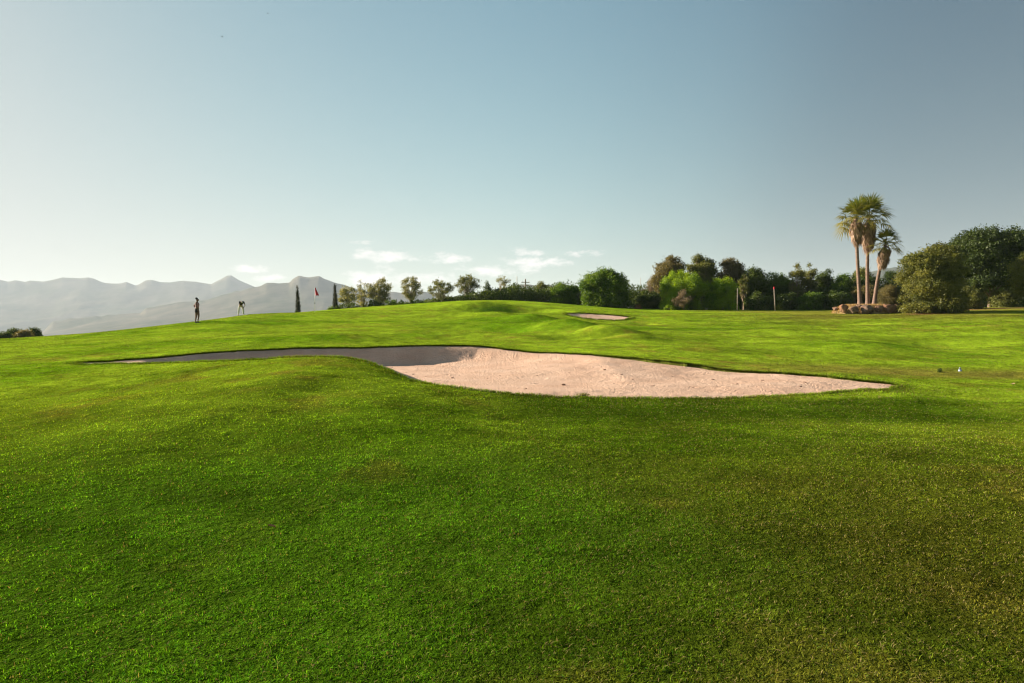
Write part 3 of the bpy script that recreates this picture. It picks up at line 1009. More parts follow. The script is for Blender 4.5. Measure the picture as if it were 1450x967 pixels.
# name, label, cat, px, wpx, top, Y, mat, seed, kwargs
plants = [
    # far left hedge row behind the skyline
    ('low_shrub', 'dark low shrub at the left picture edge below the mountains', 'shrub', 5, 30, 469, 84, 'dark', 11, dict(lobes=26, leaf=.13, group=HG, bottom=0.0, cr=.26)),
    ('low_shrub', 'low dark shrub with a pointed top, second from the left edge', 'shrub', 20, 24, 464, 86, 'dark', 12, dict(lobes=26, leaf=.13, group=HG, bottom=0.0, cr=.26)),
    ('low_shrub', 'rounded reddish shrub in the middle of the low hedge on the left', 'shrub', 35, 26, 466, 84, 'brown', 13, dict(lobes=26, leaf=.13, group=HG, bottom=0.0, cr=.26)),
    ('low_shrub', 'tallest low shrub at the right end of the left hedge', 'shrub', 49, 20, 463, 86, 'dark', 14, dict(lobes=26, leaf=.13, group=HG, bottom=0.0, cr=.26)),
    # thin tree row
    ('thin_tree', 'low bushy thin tree just right of the right cypress', 'tree', 494, 27, 404, 84, 'grey', 21, dict(style='sparse', lobes=26, leaf=.13, bark=BARK_PALE, bottom=.15, group=TG, dens=1.2)),
    ('thin_tree', 'slim grey tree with a pointed top beside the low bushy thin tree', 'tree', 514, 20, 396, 86, 'grey', 22, dict(style='sparse', lobes=22, leaf=.13, bark=BARK_PALE, bottom=.1, group=TG)),
    ('thin_tree', 'grey olive tree with a high tuft, third of the thin tree row', 'tree', 538, 31, 392, 85, 'grey', 23, dict(style='sparse', lobes=32, leaf=.13, bark=BARK_PALE, bottom=.1, group=TG)),
    ('thin_tree', 'thin see-through tree standing alone before the pale cloud', 'tree', 583, 30, 390, 86, 'grey', 24, dict(style='sparse', lobes=32, leaf=.13, bark=BARK_PALE, group=TG)),
    ('thin_tree', 'round crowned thin tree left of the tallest thin tree', 'tree', 625, 32, 394, 88, 'olive', 25, dict(style='sparse', lobes=34, leaf=.13, bark=BARK_PALE, group=TG)),
    ('thin_tree', 'tallest loose crowned thin tree on top of the green mound', 'tree', 664, 32, 387, 92, 'olive', 26, dict(style='sparse', lobes=34, leaf=.13, bark=BARK_PALE, group=TG)),
    ('thin_tree', 'nearly leafless thin tree behind the mound beside the dark conical tree', 'tree', 711, 20, 390, 98, 'grey', 27, dict(style='sparse', lobes=14, leaf=.11, bark=BARK_PALE, bottom=.45, group=TG, dens=.8)),
    ('conical_tree', 'small dark conical tree behind the top of the green mound', 'tree', 689, 17, 398, 95, 'dark', 28, dict(lobes=16, leaf=.15, group=BG)),
    ('low_shrub', 'low green shrub at the foot of the low bushy thin tree', 'shrub', 497, 34, 428, 82, 'dark', 31, dict(lobes=14, leaf=.14, group=BG)),
    ('low_shrub', 'low dark shrub under the grey tree with the high tuft', 'shrub', 530, 34, 424, 83, 'dark', 32, dict(lobes=14, leaf=.14, group=BG)),
    ('low_shrub', 'bright low shrub between the third and fourth thin trees', 'shrub', 562, 34, 424, 83, 'green', 33, dict(lobes=14, leaf=.14, group=BG)),
    ('low_shrub', 'low green shrub at the foot of the lone see-through tree', 'shrub', 592, 32, 424, 84, 'green', 34, dict(lobes=14, leaf=.14, group=BG)),
    ('low_shrub', 'reddish brown low shrub below the round crowned thin tree', 'shrub', 626, 34, 420, 90, 'brown', 35, dict(lobes=14, leaf=.14, group=BG)),
    ('low_shrub', 'reddish brown low shrub below the tallest thin tree', 'shrub', 662, 38, 417, 94, 'brown', 36, dict(lobes=14, leaf=.14, group=BG)),
    ('low_shrub', 'dark shrub below the nearly leafless tree', 'shrub', 704, 28, 410, 97, 'dark', 37, dict(lobes=14, leaf=.14, group=BG)),
    ('low_shrub', 'rounded green shrub left of the pale utility pole', 'shrub', 727, 32, 405, 98, 'green', 38, dict(lobes=18, leaf=.15, group=BG)),
    ('low_shrub', 'rust coloured shrub right of the pale utility pole', 'shrub', 750, 24, 409, 96, 'rust', 39, dict(lobes=14, leaf=.14, group=BG)),
    ('loose_tree', 'loose olive tree with reddish tips right of the utility poles', 'tree', 768, 24, 398, 94, 'olive', 40, dict(style='tree', lobes=18, leaf=.14, bottom=.1, group=BG)),
    ('round_shrub', 'mid green rounded shrub left of the big dark green tree', 'shrub', 798, 46, 399, 88, 'green', 41, dict(lobes=30, leaf=.18, group=BG)),
    ('bushy_tree', 'big dark green bushy tree right behind the small far bunker', 'tree', 857, 76, 380, 82, 'green', 42, dict(lobes=60, leaf=.19, group=BG, cr=.17)),
    ('round_shrub', 'dark shrub right of the big green bushy tree', 'shrub', 916, 44, 410, 84, 'dark', 43, dict(lobes=26, leaf=.17, group=BG)),
    ('low_shrub', 'small rust coloured bush at the foot of the dark shrub', 'shrub', 904, 14, 431, 79, 'rust', 44, dict(lobes=8, leaf=.10, group=BG)),
    ('bare_tree', 'pinkish bare twiggy tree left of the brown crowned tree', 'tree', 922, 38, 394, 88, 'pink', 45, dict(style='twig', lobes=16, leaf=.11, group=BG, aspect=.2)),
    ('loose_tree', 'brown crowned tall tree behind the left of the vivid green shrub', 'tree', 948, 54, 360, 86, 'brown', 46, dict(style='tree', lobes=44, leaf=.17, group=BG, bottom=.1, cr=.14)),
    ('loose_tree', 'tallest olive green tree behind the vivid green shrub', 'tree', 994, 52, 358, 87, 'olive', 47, dict(style='tree', lobes=44, leaf=.17, group=BG, bottom=.1, cr=.14)),
    ('loose_tree', 'reddish brown wispy tree right behind the vivid green shrub', 'tree', 1035, 48, 363, 87, 'brown', 48, dict(style='tree', lobes=40, leaf=.17, group=BG, bottom=.1, up=.5, cr=.14)),
    ('vivid_shrub', 'large vivid green feathery shrub, left of the vivid pair', 'shrub', 966, 78, 383, 79, 'vivid', 49, dict(style='broom', lobes=46, leaf=.17, group=BG, up=.9, aspect=.25)),
    ('vivid_shrub', 'vivid green feathery shrub, right of the vivid pair', 'shrub', 1022, 52, 393, 78, 'vivid', 50, dict(style='broom', lobes=42, leaf=.17, group=BG, up=.9, aspect=.25)),
    ('dry_shrub', 'pinkish dry twiggy shrub in front of the two vivid green shrubs', 'shrub', 968, 36, 409, 76, 'pink', 51, dict(style='twig', lobes=14, leaf=.11, group=BG, aspect=.2, dens=1.6)),
    ('low_shrub', 'tiny pale green bush at the foot of the left vivid shrub', 'shrub', 947, 20, 431, 77, 'vivid', 52, dict(lobes=8, leaf=.10, group=BG)),
    ('bushy_tree', 'dark tree with a ragged top right of the vivid shrubs', 'tree', 1064, 48, 377, 84, 'dark', 53, dict(lobes=42, leaf=.18, group=BG, cr=.17)),
    ('loose_tree', 'narrow pale olive tree in front of the ragged dark tree', 'tree', 1053, 16, 388, 80, 'olive', 54, dict(style='tree', lobes=16, leaf=.14, group=BG)),
    ('round_shrub', 'round dark green shrub left of the twin topped olive tree', 'shrub', 1100, 46, 384, 86, 'green', 55, dict(lobes=34, leaf=.18, group=BG)),
    ('loose_tree', 'olive tree with a twin top, left half', 'tree', 1128, 26, 372, 84, 'gold', 56, dict(style='tree', lobes=26, leaf=.16, group=BG, bottom=.1)),
    ('loose_tree', 'dusky olive tree close right of the twin topped olive tree', 'tree', 1147, 26, 373, 85, 'olive', 57, dict(style='tree', lobes=26, leaf=.16, group=BG, bottom=.1)),
    ('bushy_tree', 'domed dark green tree left of the palms', 'tree', 1168, 34, 380, 86, 'dark', 58, dict(lobes=30, leaf=.17, group=BG)),
    ('bushy_tree', 'rounded green tree directly left of the palm trunks', 'tree', 1194, 42, 386, 84, 'green', 59, dict(lobes=34, leaf=.17, group=BG)),
    ('low_shrub', 'dark low shrub behind the right marker post', 'shrub', 1075, 46, 412, 78, 'dark', 60, dict(lobes=20, leaf=.16, group=BG)),
    ('low_shrub', 'shadowy low shrub right of the right marker post', 'shrub', 1115, 44, 414, 79, 'dark', 61, dict(lobes=20, leaf=.16, group=BG)),
    ('low_shrub', 'bright green low shrub with a lighter top near the boulders', 'shrub', 1148, 42, 413, 78, 'green', 62, dict(lobes=20, leaf=.16, group=BG)),
    ('low_shrub', 'brownish dark low shrub touching the boulders from behind', 'shrub', 1184, 40, 411, 77, 'dark', 63, dict(lobes=20, leaf=.16, group=BG)),
    ('loose_tree', 'olive tree seen between the palm trunks', 'tree', 1222, 40, 377, 86, 'olive', 64, dict(style='tree', lobes=30, leaf=.16, group=BG, bottom=.1)),
    ('round_shrub', 'brownish shrub behind the two upright palm trunks', 'shrub', 1228, 44, 402, 80, 'brown', 65, dict(lobes=26, leaf=.16, group=BG)),
    ('bushy_tree', 'dark small tree between the leaning palm and the juniper', 'tree', 1262, 30, 383, 84, 'dark', 66, dict(lobes=24, leaf=.16, group=BG)),
    ('dry_shrub', 'rounded russet brown shrub right of the leaning palm', 'shrub', 1259, 34, 403, 72, 'brown', 67, dict(lobes=22, leaf=.12, group=BG, up=.6, aspect=.25)),
    ('bushy_tree', 'dark green tree filling the gap behind the olive juniper', 'tree', 1292, 34, 398, 82, 'dark', 68, dict(lobes=24, leaf=.16, group=BG)),
    # right-hand group
    ('juniper_bush', 'big olive juniper with sunlit layered branches right of the palms', 'bush', 1319, 90, 340, 59, 'gold', 70, dict(style='juniper', lobes=90, leaf=.15, cr=.13, depth=.9)),
    ('spreading_tree', 'largest dark spreading tree behind the juniper on the right', 'tree', 1402, 126, 318, 70, 'deep', 71, dict(lobes=110, leaf=.20, cr=.13, bottom=.10)),
    ('spreading_tree', 'second dark spreading tree cut by the right picture edge', 'tree', 1490, 110, 326, 72, 'deep', 72, dict(lobes=80, leaf=.20, cr=.14, bottom=.10)),
    ('bushy_tree', 'yellow green sunlit tree at the right picture edge', 'tree', 1462, 64, 352, 56, 'gold', 73, dict(style='tree', lobes=40, leaf=.15, bottom=.2, cr=.16)),
    ('low_shrub', 'low olive shrub under the largest dark spreading tree', 'shrub', 1372, 40, 405, 64, 'olive', 74, dict(lobes=18, leaf=.14, group=BG)),
    ('low_shrub', 'low dark shrub below the right part of the spreading tree', 'shrub', 1420, 54, 408, 68, 'olive', 75, dict(lobes=22, leaf=.14, group=BG)),
    # cypresses and small shrub near the flag
    ('cypress', 'slender dark cypress left of the red flag', 'cypress', 422.5, 6.5, 404, 80, 'cyp', 81, dict(style='cypress', lobes=30, leaf=.08, group='pair of slim cypresses', lean=-.03, dens=.7, bottom=.02)),
    ('cypress', 'broader dark cypress right of the red flag', 'cypress', 475, 7.5, 401, 80, 'cyp', 82, dict(style='cypress', lobes=30, leaf=.08, group='pair of slim cypresses', lean=-.015, dens=.7, bottom=.02)),
    ('low_shrub', 'tiny dark shrub at the foot of the left cypress', 'shrub', 420, 8, 439.5, 78, 'dark', 83, dict(lobes=5, leaf=.07, group=BG)),
    ('low_shrub', 'small clipped dark green shrub below the right cypress', 'shrub', 479, 11, 432, 74, 'dark', 84, dict(lobes=9, leaf=.08, group=BG)),
    ('agave', 'spiky little plant left of the clipped shrub', 'plant', 469, 8, 437, 73, 'green', 85, dict(style='broom', lobes=5, leaf=.14, up=1.2, aspect=.2, group=BG)),
]
for nm, lb, ct, px, w, top, Y, mt, sd, kw in plants:
    plant(nm, lb, ct, px, w, top, Y, mt, sd, **kw)


# the tangle of undergrowth closing the foot of the tree line
r = np.random.default_rng(700)
B = Bag()
n = 52000
px_ = r.uniform(470, 1640, n)
Yr = r.uniform(88, 97, n) - 6 * sstep(900, 1200, px_)
X_, Y_ = (px_ - CX) / F * Yr, Yr
top_ = np.interp(px_, [470, 640, 660, 800, 900, 1100, 1640], [.9, .9, 1.2, 2.4, 2.9, 3.2, 3.4]) * (.15 + 1.6 * fbm(X_ / 3.0, Y_ / 3, 71, 4))
Z_ = H(X_, Y_) + top_ * r.random(n) ** .8
P0 = np.stack([X_, Y_, Z_], 1)
Pk = np.repeat(P0, 3, 0) + r.normal(0, .14, (n * 3, 3))
V, f = leaf_quads(Pk, .24, .5, r)
tn = np.clip(fbm(X_ / 1.4, Y_ / 2 + Z_, 73, 3) * .8 + r.random(n) * .2, 0, 1)
B.add(V, f, np.repeat(np.repeat(tn, 3), 4))
o = link('undergrowth', B.mesh('undergrowth', [LM['dark']]))
tag(o, 'dark tangled undergrowth closing the foot of the tree line', 'undergrowth')
o['kind'] = 'stuff'

# ------------------------------------------------------------------ palms on their rock-edged bed
def fan_leaf(B, o, d, L, fan, r, tint, droop, nb=14):
    """a palmate leaf: petiole from o along d, then blades fanned round its end"""
    o = np.array(o)
    d = d / np.linalg.norm(d)
    side = np.cross(d, [0, 0, 1.0])
    if np.linalg.norm(side) < .2:
        side = np.array([1.0, 0, 0])
    side /= np.linalg.norm(side)
    nrm = np.cross(side, d)
    hub = o + d * L + np.array([0, 0, -droop * L * .35])
    V, f = tube([o, o + d * L * .5 + np.array([0, 0, -.02]), hub], [.028, .02, .014], 4)
    B.add(V, f, np.full(len(V), tint))
    roll = r.normal(0, .35)
    side2 = side * math.cos(roll) + nrm * math.sin(roll)
    for k in range(nb):
        a_ = R(-88 + 176 * k / (nb - 1)) + r.normal(0, .03)
        bl = fan * (.78 + .22 * math.cos(a_)) * r.uniform(.85, 1.1)
        dd = d * math.cos(a_) + side2 * math.sin(a_)
        wv_ = np.cross(dd, nrm)
        wv_ /= np.linalg.norm(wv_) + 1e-9
        p1 = hub + dd * bl * .55 + np.array([0, 0, -droop * bl * .12]) + nrm * .03
        p2 = hub + dd * bl + np.array([0, 0, -droop * bl * .62])
        w = .042 * fan
        V = np.array([hub - wv_ * w * .3, hub + wv_ * w * .3, p1 + wv_ * w, p1 - wv_ * w, p2 + wv_ * .004, p2 - wv_ * .004])
        B.add(V, np.array([[0, 1, 2, 3], [3, 2, 4, 5]]), np.full(6, np.clip(tint + r.normal(0, .12), 0, 1)))


PALM_BARK, t = new_mat('palm_trunk')
out = t.add('ShaderNodeOutputMaterial')
p = t.add('ShaderNodeBsdfPrincipled')
p.inputs['Roughness'].default_value = .95
tcn = t.add('ShaderNodeTexCoord')
mp = t.add('ShaderNodeMapping')
mp.inputs['Scale'].default_value = (1, 1, 7)
t.link(tcn.outputs['Object'], mp.inputs['Vector'])
nz = t.noise(mp.outputs[0], 2.2, 5, .7)
t.link(t.mix(t.ramp(nz, .3, .7), (.10, .065, .05), (.26, .17, .13)), p.inputs['Base Color'])
bp = t.add('ShaderNodeBump')
bp.inputs['Strength'].default_value = .8
bp.inputs['Distance'].default_value = .03
t.link(nz, bp.inputs['Height'])
t.link(bp.outputs[0], p.inputs['Normal'])
t.link(p.outputs[0], out.inputs[0])


def palm(label, base_px, base_py, Y, crown_px, crown_py, skirt_py, seed, size, nleaf=28, trad=.17, skirt_r=.50):
    r = np.random.default_rng(seed)
    bx, by, bz = at(base_px, base_py, Y)
    cx, cy, cz = at(crown_px, crown_py, Y)
    root = empty('fan_palm', (bx, by, bz - .3), label, 'palm tree', 'fan palms in the rock-edged bed')
    top = np.array([cx - bx, 0, cz - bz + .3])
    ts = np.linspace(0, 1, 26)
    bend = .06 * top[2]
    pts = [np.array([top[0] * (t_ ** 1.25), bend * .3 * math.sin(math.pi * t_), top[2] * t_]) for t_ in ts]
    rad = [trad * (1.35 - .35 * min(1, t_ * 6)) * (1 - .28 * t_) * (1 + .05 * math.sin(k * 2.1)) for k, t_ in enumerate(ts)]
    V, f = tube(pts, rad, 12)
    T = Bag()
    T.add(V, f)
    link('trunk', T.mesh('trunk', [PALM_BARK], True), root)
    C = Bag()
    for k in range(nleaf):
        az_ = k * 2.399963 + r.normal(0, .15)
        el_ = R(84 - 104 * (k / nleaf) ** .9)
        d = np.array([math.cos(az_) * math.cos(el_), math.sin(az_) * math.cos(el_), math.sin(el_)])
        age = k / nleaf
        fan_leaf(C, top + d * .1, d, size * r.uniform(.62, .9), size * r.uniform(.72, .95), r, .15 + .7 * age, .25 + .65 * age)
    link('crown', C.mesh('crown', [LM['palm']]), root)
    # dead leaves hanging against the trunk
    S = Bag()
    zs = at(crown_px, skirt_py, Y)[2] - bz + .3
    L = top[2] - zs
    for k in range(150):
        az_ = r.uniform(0, 2 * math.pi)
        s0 = r.random()
        zt = top[2] - .1 - s0 * L * .62
        ax = top[0] * (max(zt, 0) / top[2]) ** 1.25
        rr_ = skirt_r * (.62 + .38 * math.sin(math.pi * min(1, s0 * .75 + .25))) * r.uniform(.7, 1.1)
        e = np.array([math.cos(az_), math.sin(az_), 0])
        o = np.array([ax, 0, zt]) + e * .1
        mid = np.array([ax, 0, zt - L * .12]) + e * rr_
        end = np.array([ax, 0, zt - L * r.uniform(.3, .46)]) + e * rr_ * r.uniform(.55, 1.0)
        ti = r.random()
        V, f = tube([o, (o + mid) / 2 + [0, 0, .05], mid], [.02, .018, .015], 4)
        S.add(V, f, np.full(len(V), ti))
        tang = np.array([-e[1], e[0], 0])
        for j in range(9):
            sp = (j - 4) / 4
            q2 = end + tang * sp * .24 * r.uniform(.6, 1.1) + e * r.normal(0, .05) + np.array([0, 0, abs(sp) * .12 + r.normal(0, .07)])
            w_ = tang * .028
            m2 = (mid + q2) / 2 + e * .05 + tang * sp * .05
            V = np.array([mid - w_ * .4, mid + w_ * .4, m2 + w_, m2 - w_, q2 + w_ * .15, q2 - w_ * .15])
            S.add(V, np.array([[0, 1, 2, 3], [3, 2, 4, 5]]), np.full(6, np.clip(ti + r.normal(0, .15), 0, 1)))
    link('dead_leaf_skirt', S.mesh('dead_leaf_skirt', [LM['dead']]), root)


PY = 62.0
palm('tall fan palm with a shaggy brown skirt, leftmost of the three', 1218, 430, PY, 1212, 309, 347, 301, 1.38)
palm('tall fan palm with the widest dead leaf skirt, middle of the three', 1229, 430, PY + .8, 1230, 308, 357, 302, 1.50, skirt_r=.62)
palm('shorter fan palm leaning to the right, nearest the juniper', 1238, 429, PY + .3, 1254, 346, 381, 303, 1.10, nleaf=24, skirt_r=.50)

# raised bed with dry grass inside the boulder ring
bedx, bedy, bedz = ground(1226, PY)
rx_, ry_ = 3.1, 1.9
V, f = [], []
nrg, nsg = 10, 56
top_z = at(1226, 433, PY)[2] - bedz
for i in range(nrg + 1):
    q = i / nrg
    for k in range(nsg):
        a_ = 2 * math.pi * k / nsg
        wob = 1 + .06 * math.sin(3 * a_ + 1) + .04 * math.sin(7 * a_)
        zz = top_z * (1 - max(0, (q - .55) / .45) ** 2 * 1.15) + .03 * math.sin(9 * a_ + 5 * q)
        V.append((rx_ * wob * q * math.cos(a_), ry_ * wob * q * math.sin(a_), zz))
for i in range(nrg):
    for k in range(nsg):
        k2 = (k + 1) % nsg
        f.append((i * nsg + k, i * nsg + k2, (i + 1) * nsg + k2, (i + 1) * nsg + k))
me = mesh_np('palm_bed', V, f, [simple_mat('bed_soil', (.20, .16, .06), .95, (.30, .21, .10), 3, .8, 20)], smooth=True)
bed = link('palm_bed', me, loc=(bedx, bedy, bedz))
bed['kind'] = 'structure'
# dry grass tufts on the bed
r = np.random.default_rng(5)
n = 9000
q = np.sqrt(r.random(n)) * .985
a_ = r.uniform(0, 2 * math.pi, n)
bx_, by_ = rx_ * q * np.cos(a_), ry_ * q * np.sin(a_)
bz_ = top_z * (1 - np.maximum(0, (q - .55) / .45) ** 2 * 1.15)
hg = r.uniform(.06, .22, n)
wd = r.uniform(.01, .02, n)
dx_, dy_ = r.normal(0, .07, n), r.normal(0, .07, n)
ang = r.uniform(0, 6.28, n)
V = np.stack([np.stack([bx_ - np.cos(ang) * wd, by_ - np.sin(ang) * wd, bz_], 1), np.stack([bx_ + np.cos(ang) * wd, by_ + np.sin(ang) * wd, bz_], 1),
              np.stack([bx_ + dx_, by_ + dy_, bz_ + hg], 1)], 1).reshape(-1, 3)
me = mesh_np('bed_grass', V, np.arange(n * 3).reshape(n, 3), [LM['straw']], {'tint': ('FLOAT', np.repeat(r.random(n), 3))})
o = link('bed_grass', me, loc=(bedx, bedy, bedz))
tag(o, 'dry straw coloured grass growing on the raised palm bed', 'grass')
o['kind'] = 'stuff'

ROCK, t = new_mat('boulder_stone')
out = t.add('ShaderNodeOutputMaterial')
p = t.add('ShaderNodeBsdfPrincipled')
p.inputs['Roughness'].default_value = .92
tcn = t.add('ShaderNodeTexCoord').outputs['Object']
n1 = t.noise(tcn, 1.6, 6, .65)
n2 = t.noise(tcn, 9, 6, .7)
c = t.mix(t.ramp(n1, .35, .65), (.20, .10, .055), (.30, .20, .14))
c = t.mix(t.math('MULTIPLY', t.ramp(n2, .5, .75), .6), c, (.16, .12, .10))
oi = t.add('ShaderNodeObjectInfo')
c = t.mix(oi.outputs['Random'], t.mix(1.0, c, (1.08, .92, .78), 'MULTIPLY'), t.mix(1.0, c, (.55, .60, .64), 'MULTIPLY'))
t.link(c, p.inputs['Base Color'])
bp = t.add('ShaderNodeBump')
bp.inputs['Strength'].default_value = .9
bp.inputs['Distance'].default_value = .05
t.link(n2, bp.inputs['Height'])
t.link(bp.outputs[0], p.inputs['Normal'])
t.link(p.outputs[0], out.inputs[0])


def boulder_mesh(name, dims, seed, mat, sub=4):
    import bmesh
    bm = bmesh.new()
    bmesh.ops.create_icosphere(bm, subdivisions=sub, radius=1)
    r = np.random.default_rng(seed)
    planes = [(unit(1, r)[0], r.uniform(.55, .9)) for _ in range(22)]
    for v in bm.verts:
        q = np.array(v.co)
        for n_, d_ in planes:
            e = q @ n_ - d_
            if e > 0:
                q = q - n_ * e * .92
        q = q * (1 + .07 * math.sin(5 * q[0] + seed) * math.cos(6 * q[1] + seed) + .03 * math.sin(13 * q[2] + 9 * q[0]))
        v.co = Vector(q * np.array(dims) * .55)
    me = bpy.data.meshes.new(name)
    bm.to_mesh(me)
    bm.free()
    me.materials.append(mat)
    return me


ROCKS = [(1184, 437.5, 11, 8, 'small reddish boulder at the left tip of the palm bed'), (1194, 437, 14, 11, 'rounded orange brown boulder second from the left of the palm bed'),
         (1209, 439.5, 19, 12, 'dark grey boulder at the front left of the palm bed'), (1228, 438, 22, 14, 'broad tilted boulder at the front middle of the palm bed'),
         (1245, 437, 16, 12, 'rusty wide boulder right of the tilted one on the palm bed'), (1259, 436, 17, 14, 'large boulder near the right end of the palm bed'),
         (1269, 434.5, 11, 10, 'last shaded boulder at the right tip of the palm bed'), (1218, 433.5, 12, 6, 'flat boulder just above the dark grey one on the palm bed')]
for i, (px, py, w, h, lb) in enumerate(ROCKS):
    q = (px - 1226) / 47.0
    Yk = PY - ry_ * math.sqrt(max(0.0, 1 - min(1, abs(q)) ** 2)) - .1
    if i == 7:
        Yk += .7
    x, y, z = at(px, py, Yk)
    wm, hm = w / F * Yk, h / F * Yk
    zg = ground(px, Yk)[2]
    o = link('boulder', boulder_mesh('boulder', (wm * 1.0, wm * .8, hm * (.8, 1.1, .9, 1.15, .8, 1.15, .9, 1.0)[i]), 400 + i, ROCK), loc=(x, y, max(z, zg + hm * .3)))
    tag(o, lb, 'boulder', 'boulders edging the palm bed')
# boulders at the hidden back of the ring, seen from the side
for i, a_ in enumerate((35, 65, 95, 125, 150)):
    x, y = bedx + rx_ * math.cos(R(a_)), bedy + ry_ * math.sin(R(a_))
    pass


# ------------------------------------------------------------------ simple solids
def revolve(prof, sides=12):
    """(radius, z) profile -> closed verts, quads (ends as degenerate rings)"""
    V, f = [], []
    for (rr_, z) in prof:
        for k in range(sides):
            a_ = 2 * math.pi * k / sides
            V.append((max(rr_, .0005) * math.cos(a_), max(rr_, .0005) * math.sin(a_), z))
    for i in range(len(prof) - 1):
        for k in range(sides):
            k2 = (k + 1) % sides
            f.append((i * sides + k, i * sides + k2, (i + 1) * sides + k2, (i + 1) * sides + k))
    return np.array(V), np.array(f)


def rev_obj(name, prof, mat, parent=None, loc=(0, 0, 0), sides=12, rot=None):
    V, f = revolve(prof, sides)
    o = link(name, mesh_np(name, V, f, [mat], smooth=True), parent, loc)
    if rot:
        o.rotation_euler = rot
    return o


WOODP = simple_mat('weathered_wood', (.26, .215, .18), .9, (.38, .32, .27), 5, .5, 30)
METAL = simple_mat('galvanised_metal', (.35, .34, .33), .5, metallic=.4)
WHITE = simple_mat('white_plastic', (.75, .75, .73), .5)
RED = simple_mat('red_cloth', (.55, .02, .03), .7, (.40, .012, .02), 10)
DARK = simple_mat('dark_plastic', (.03, .03, .035), .5)
BLUE = simple_mat('blue_grey_plastic', (.35, .42, .60), .5)

# flagstick on the raised green
fx, fy, fz = ground(446, 61)
fr = empty('flagstick', (fx, fy, fz), 'white golf flagstick with a limp red flag between the two cypresses', 'flagstick')
poleh = at(443, 406.5, 61)[2] - fz
rev_obj('pole', [(.0, -.1), (.016, -.1), (.014, poleh), (.0, poleh)], WHITE, fr, sides=8)
rev_obj('position_ball', [(.0, -.05), (.035, -.035), (.05, 0), (.035, .035), (.0, .05)], DARK, fr, (0, 0, poleh - 1.42))
# limp cloth: folded sheet hanging from the pole top with thickness from its folds
V, f = [], []
nu, nv = 15, 18
for j in range(nv):
    tz = j / (nv - 1)
    for i in range(nu):
        tu = i / (nu - 1)
        wdt = (.10 + .22 * tz) * (1 - .25 * max(0, tz - .8) * 5)
        V.append((tu * wdt + .16 * tz * tz * .5 + .015, .05 * math.sin(tu * 11 + tz * 2) * (.3 + tz), -tz * .72 - .06 * tu * (1 - tz)))
for j in range(nv - 1):
    for i in range(nu - 1):
        a0 = j * nu + i
        f.append((a0, a0 + 1, a0 + nu + 1, a0 + nu))
o = link('flag', mesh_np('flag', V, f, [RED], smooth=True), fr, (0, 0, poleh - .03))
md = o.modifiers.new('thick', 'SOLIDIFY')
md.thickness = .006


# marker posts and utility poles
def post(name, label, px, top, Y, rad, mat, lean=0.0, group=None, cap=None, cross=False, cat='post'):
    x, y, z = ground(px, Y)
    h = at(px, top, Y)[2] - z
    root = empty(name, (x, y, z), label, cat, group)
    rev_obj('shaft', [(.0, -.2), (rad, -.2), (rad * .8, h * .97), (rad * .6, h), (.0, h)], mat, root, rot=(0, lean, 0), sides=10)
    if cap:
        rev_obj('cap', [(rad * 1.1, h - .25), (rad * 1.15, h - .02), (.0, h + .02)], cap, root, rot=(0, lean, 0), sides=10)
    if cross:
        V, f = tube([(-.55, 0, 0), (.55, 0, 0)], [.05, .05], 4)
        link('crossarm', mesh_np('crossarm', V, f, [mat]), root, (0, 0, h - .45))
        for sx in (-.45, .45):
            rev_obj('insulator', [(.0, 0), (.05, 0), (.06, .06), (.03, .12), (.0, .13)], WHITE, root, (sx, 0, h - .4), sides=8)
    return root


post('marker_post', 'grey wooden post, left of the two before the dark trees', 1044, 408, 74, .058, WOODP, 0, 'wooden posts before the tree line')
post('marker_post', 'pale leaning post with a red top, right of the two before the dark trees', 1097.5, 406, 73, .068, WOODP, R(-3.2), 'wooden posts before the tree line', cap=RED)
post('utility_pole', 'thin distant pole left of the pale pole behind the green mound', 732, 391, 150, .09, METAL, 0, 'poles behind the green mound', cat='pole')
post('utility_pole', 'pale pole with a short crossarm behind the green mound', 744, 395, 92, .11, WOODP, 0, 'poles behind the green mound', cross=True, cat='pole')
post('utility_pole', 'thin bare pole above the small thin trees left of the vivid shrub', 907, 393, 120, .06, METAL, 0, 'poles behind the green mound', cat='pole')

# sprinkler head / yardage marker and divot on the fairway at right
x, y, z = ground(1360, 24.3)
sp = empty('sprinkler', (x, y, z), 'small blue grey sprinkler head on the fairway at right', 'sprinkler')
rev_obj('casing', [(.0, -.05), (.05, -.05), (.055, .05), (.04, .06), (.0, .06)], BLUE, sp)
rev_obj('riser', [(.02, .06), (.02, .11), (.0, .11)], DARK, sp)
rev_obj('nozzle', [(.030, .11), (.030, .125), (.0, .13)], BLUE, sp)

# small things lying about
DL = simple_mat('dead_leaf', (.30, .14, .06), .7, (.42, .22, .10), 60)


def curled_leaf(name, size, mat, seed):
    r = np.random.default_rng(seed)
    V, f = [], []
    n_, m_ = 9, 5
    for i in range(n_):
        u = i / (n_ - 1)
        w = math.sin(math.pi * min(1, u * .92 + .06)) ** .7 * .32
        for j in range(m_):
            v = j / (m_ - 1) * 2 - 1
            V.append(((u - .5) * size, v * w * size, size * (.18 * v * v + .12 * math.sin(3 * u + seed) + .02 * r.normal())))
    for i in range(n_ - 1):
        for j in range(m_ - 1):
            a0 = i * m_ + j
            f.append((a0, a0 + 1, a0 + m_ + 1, a0 + m_))
    return mesh_np(name, V, f, [mat], smooth=True)


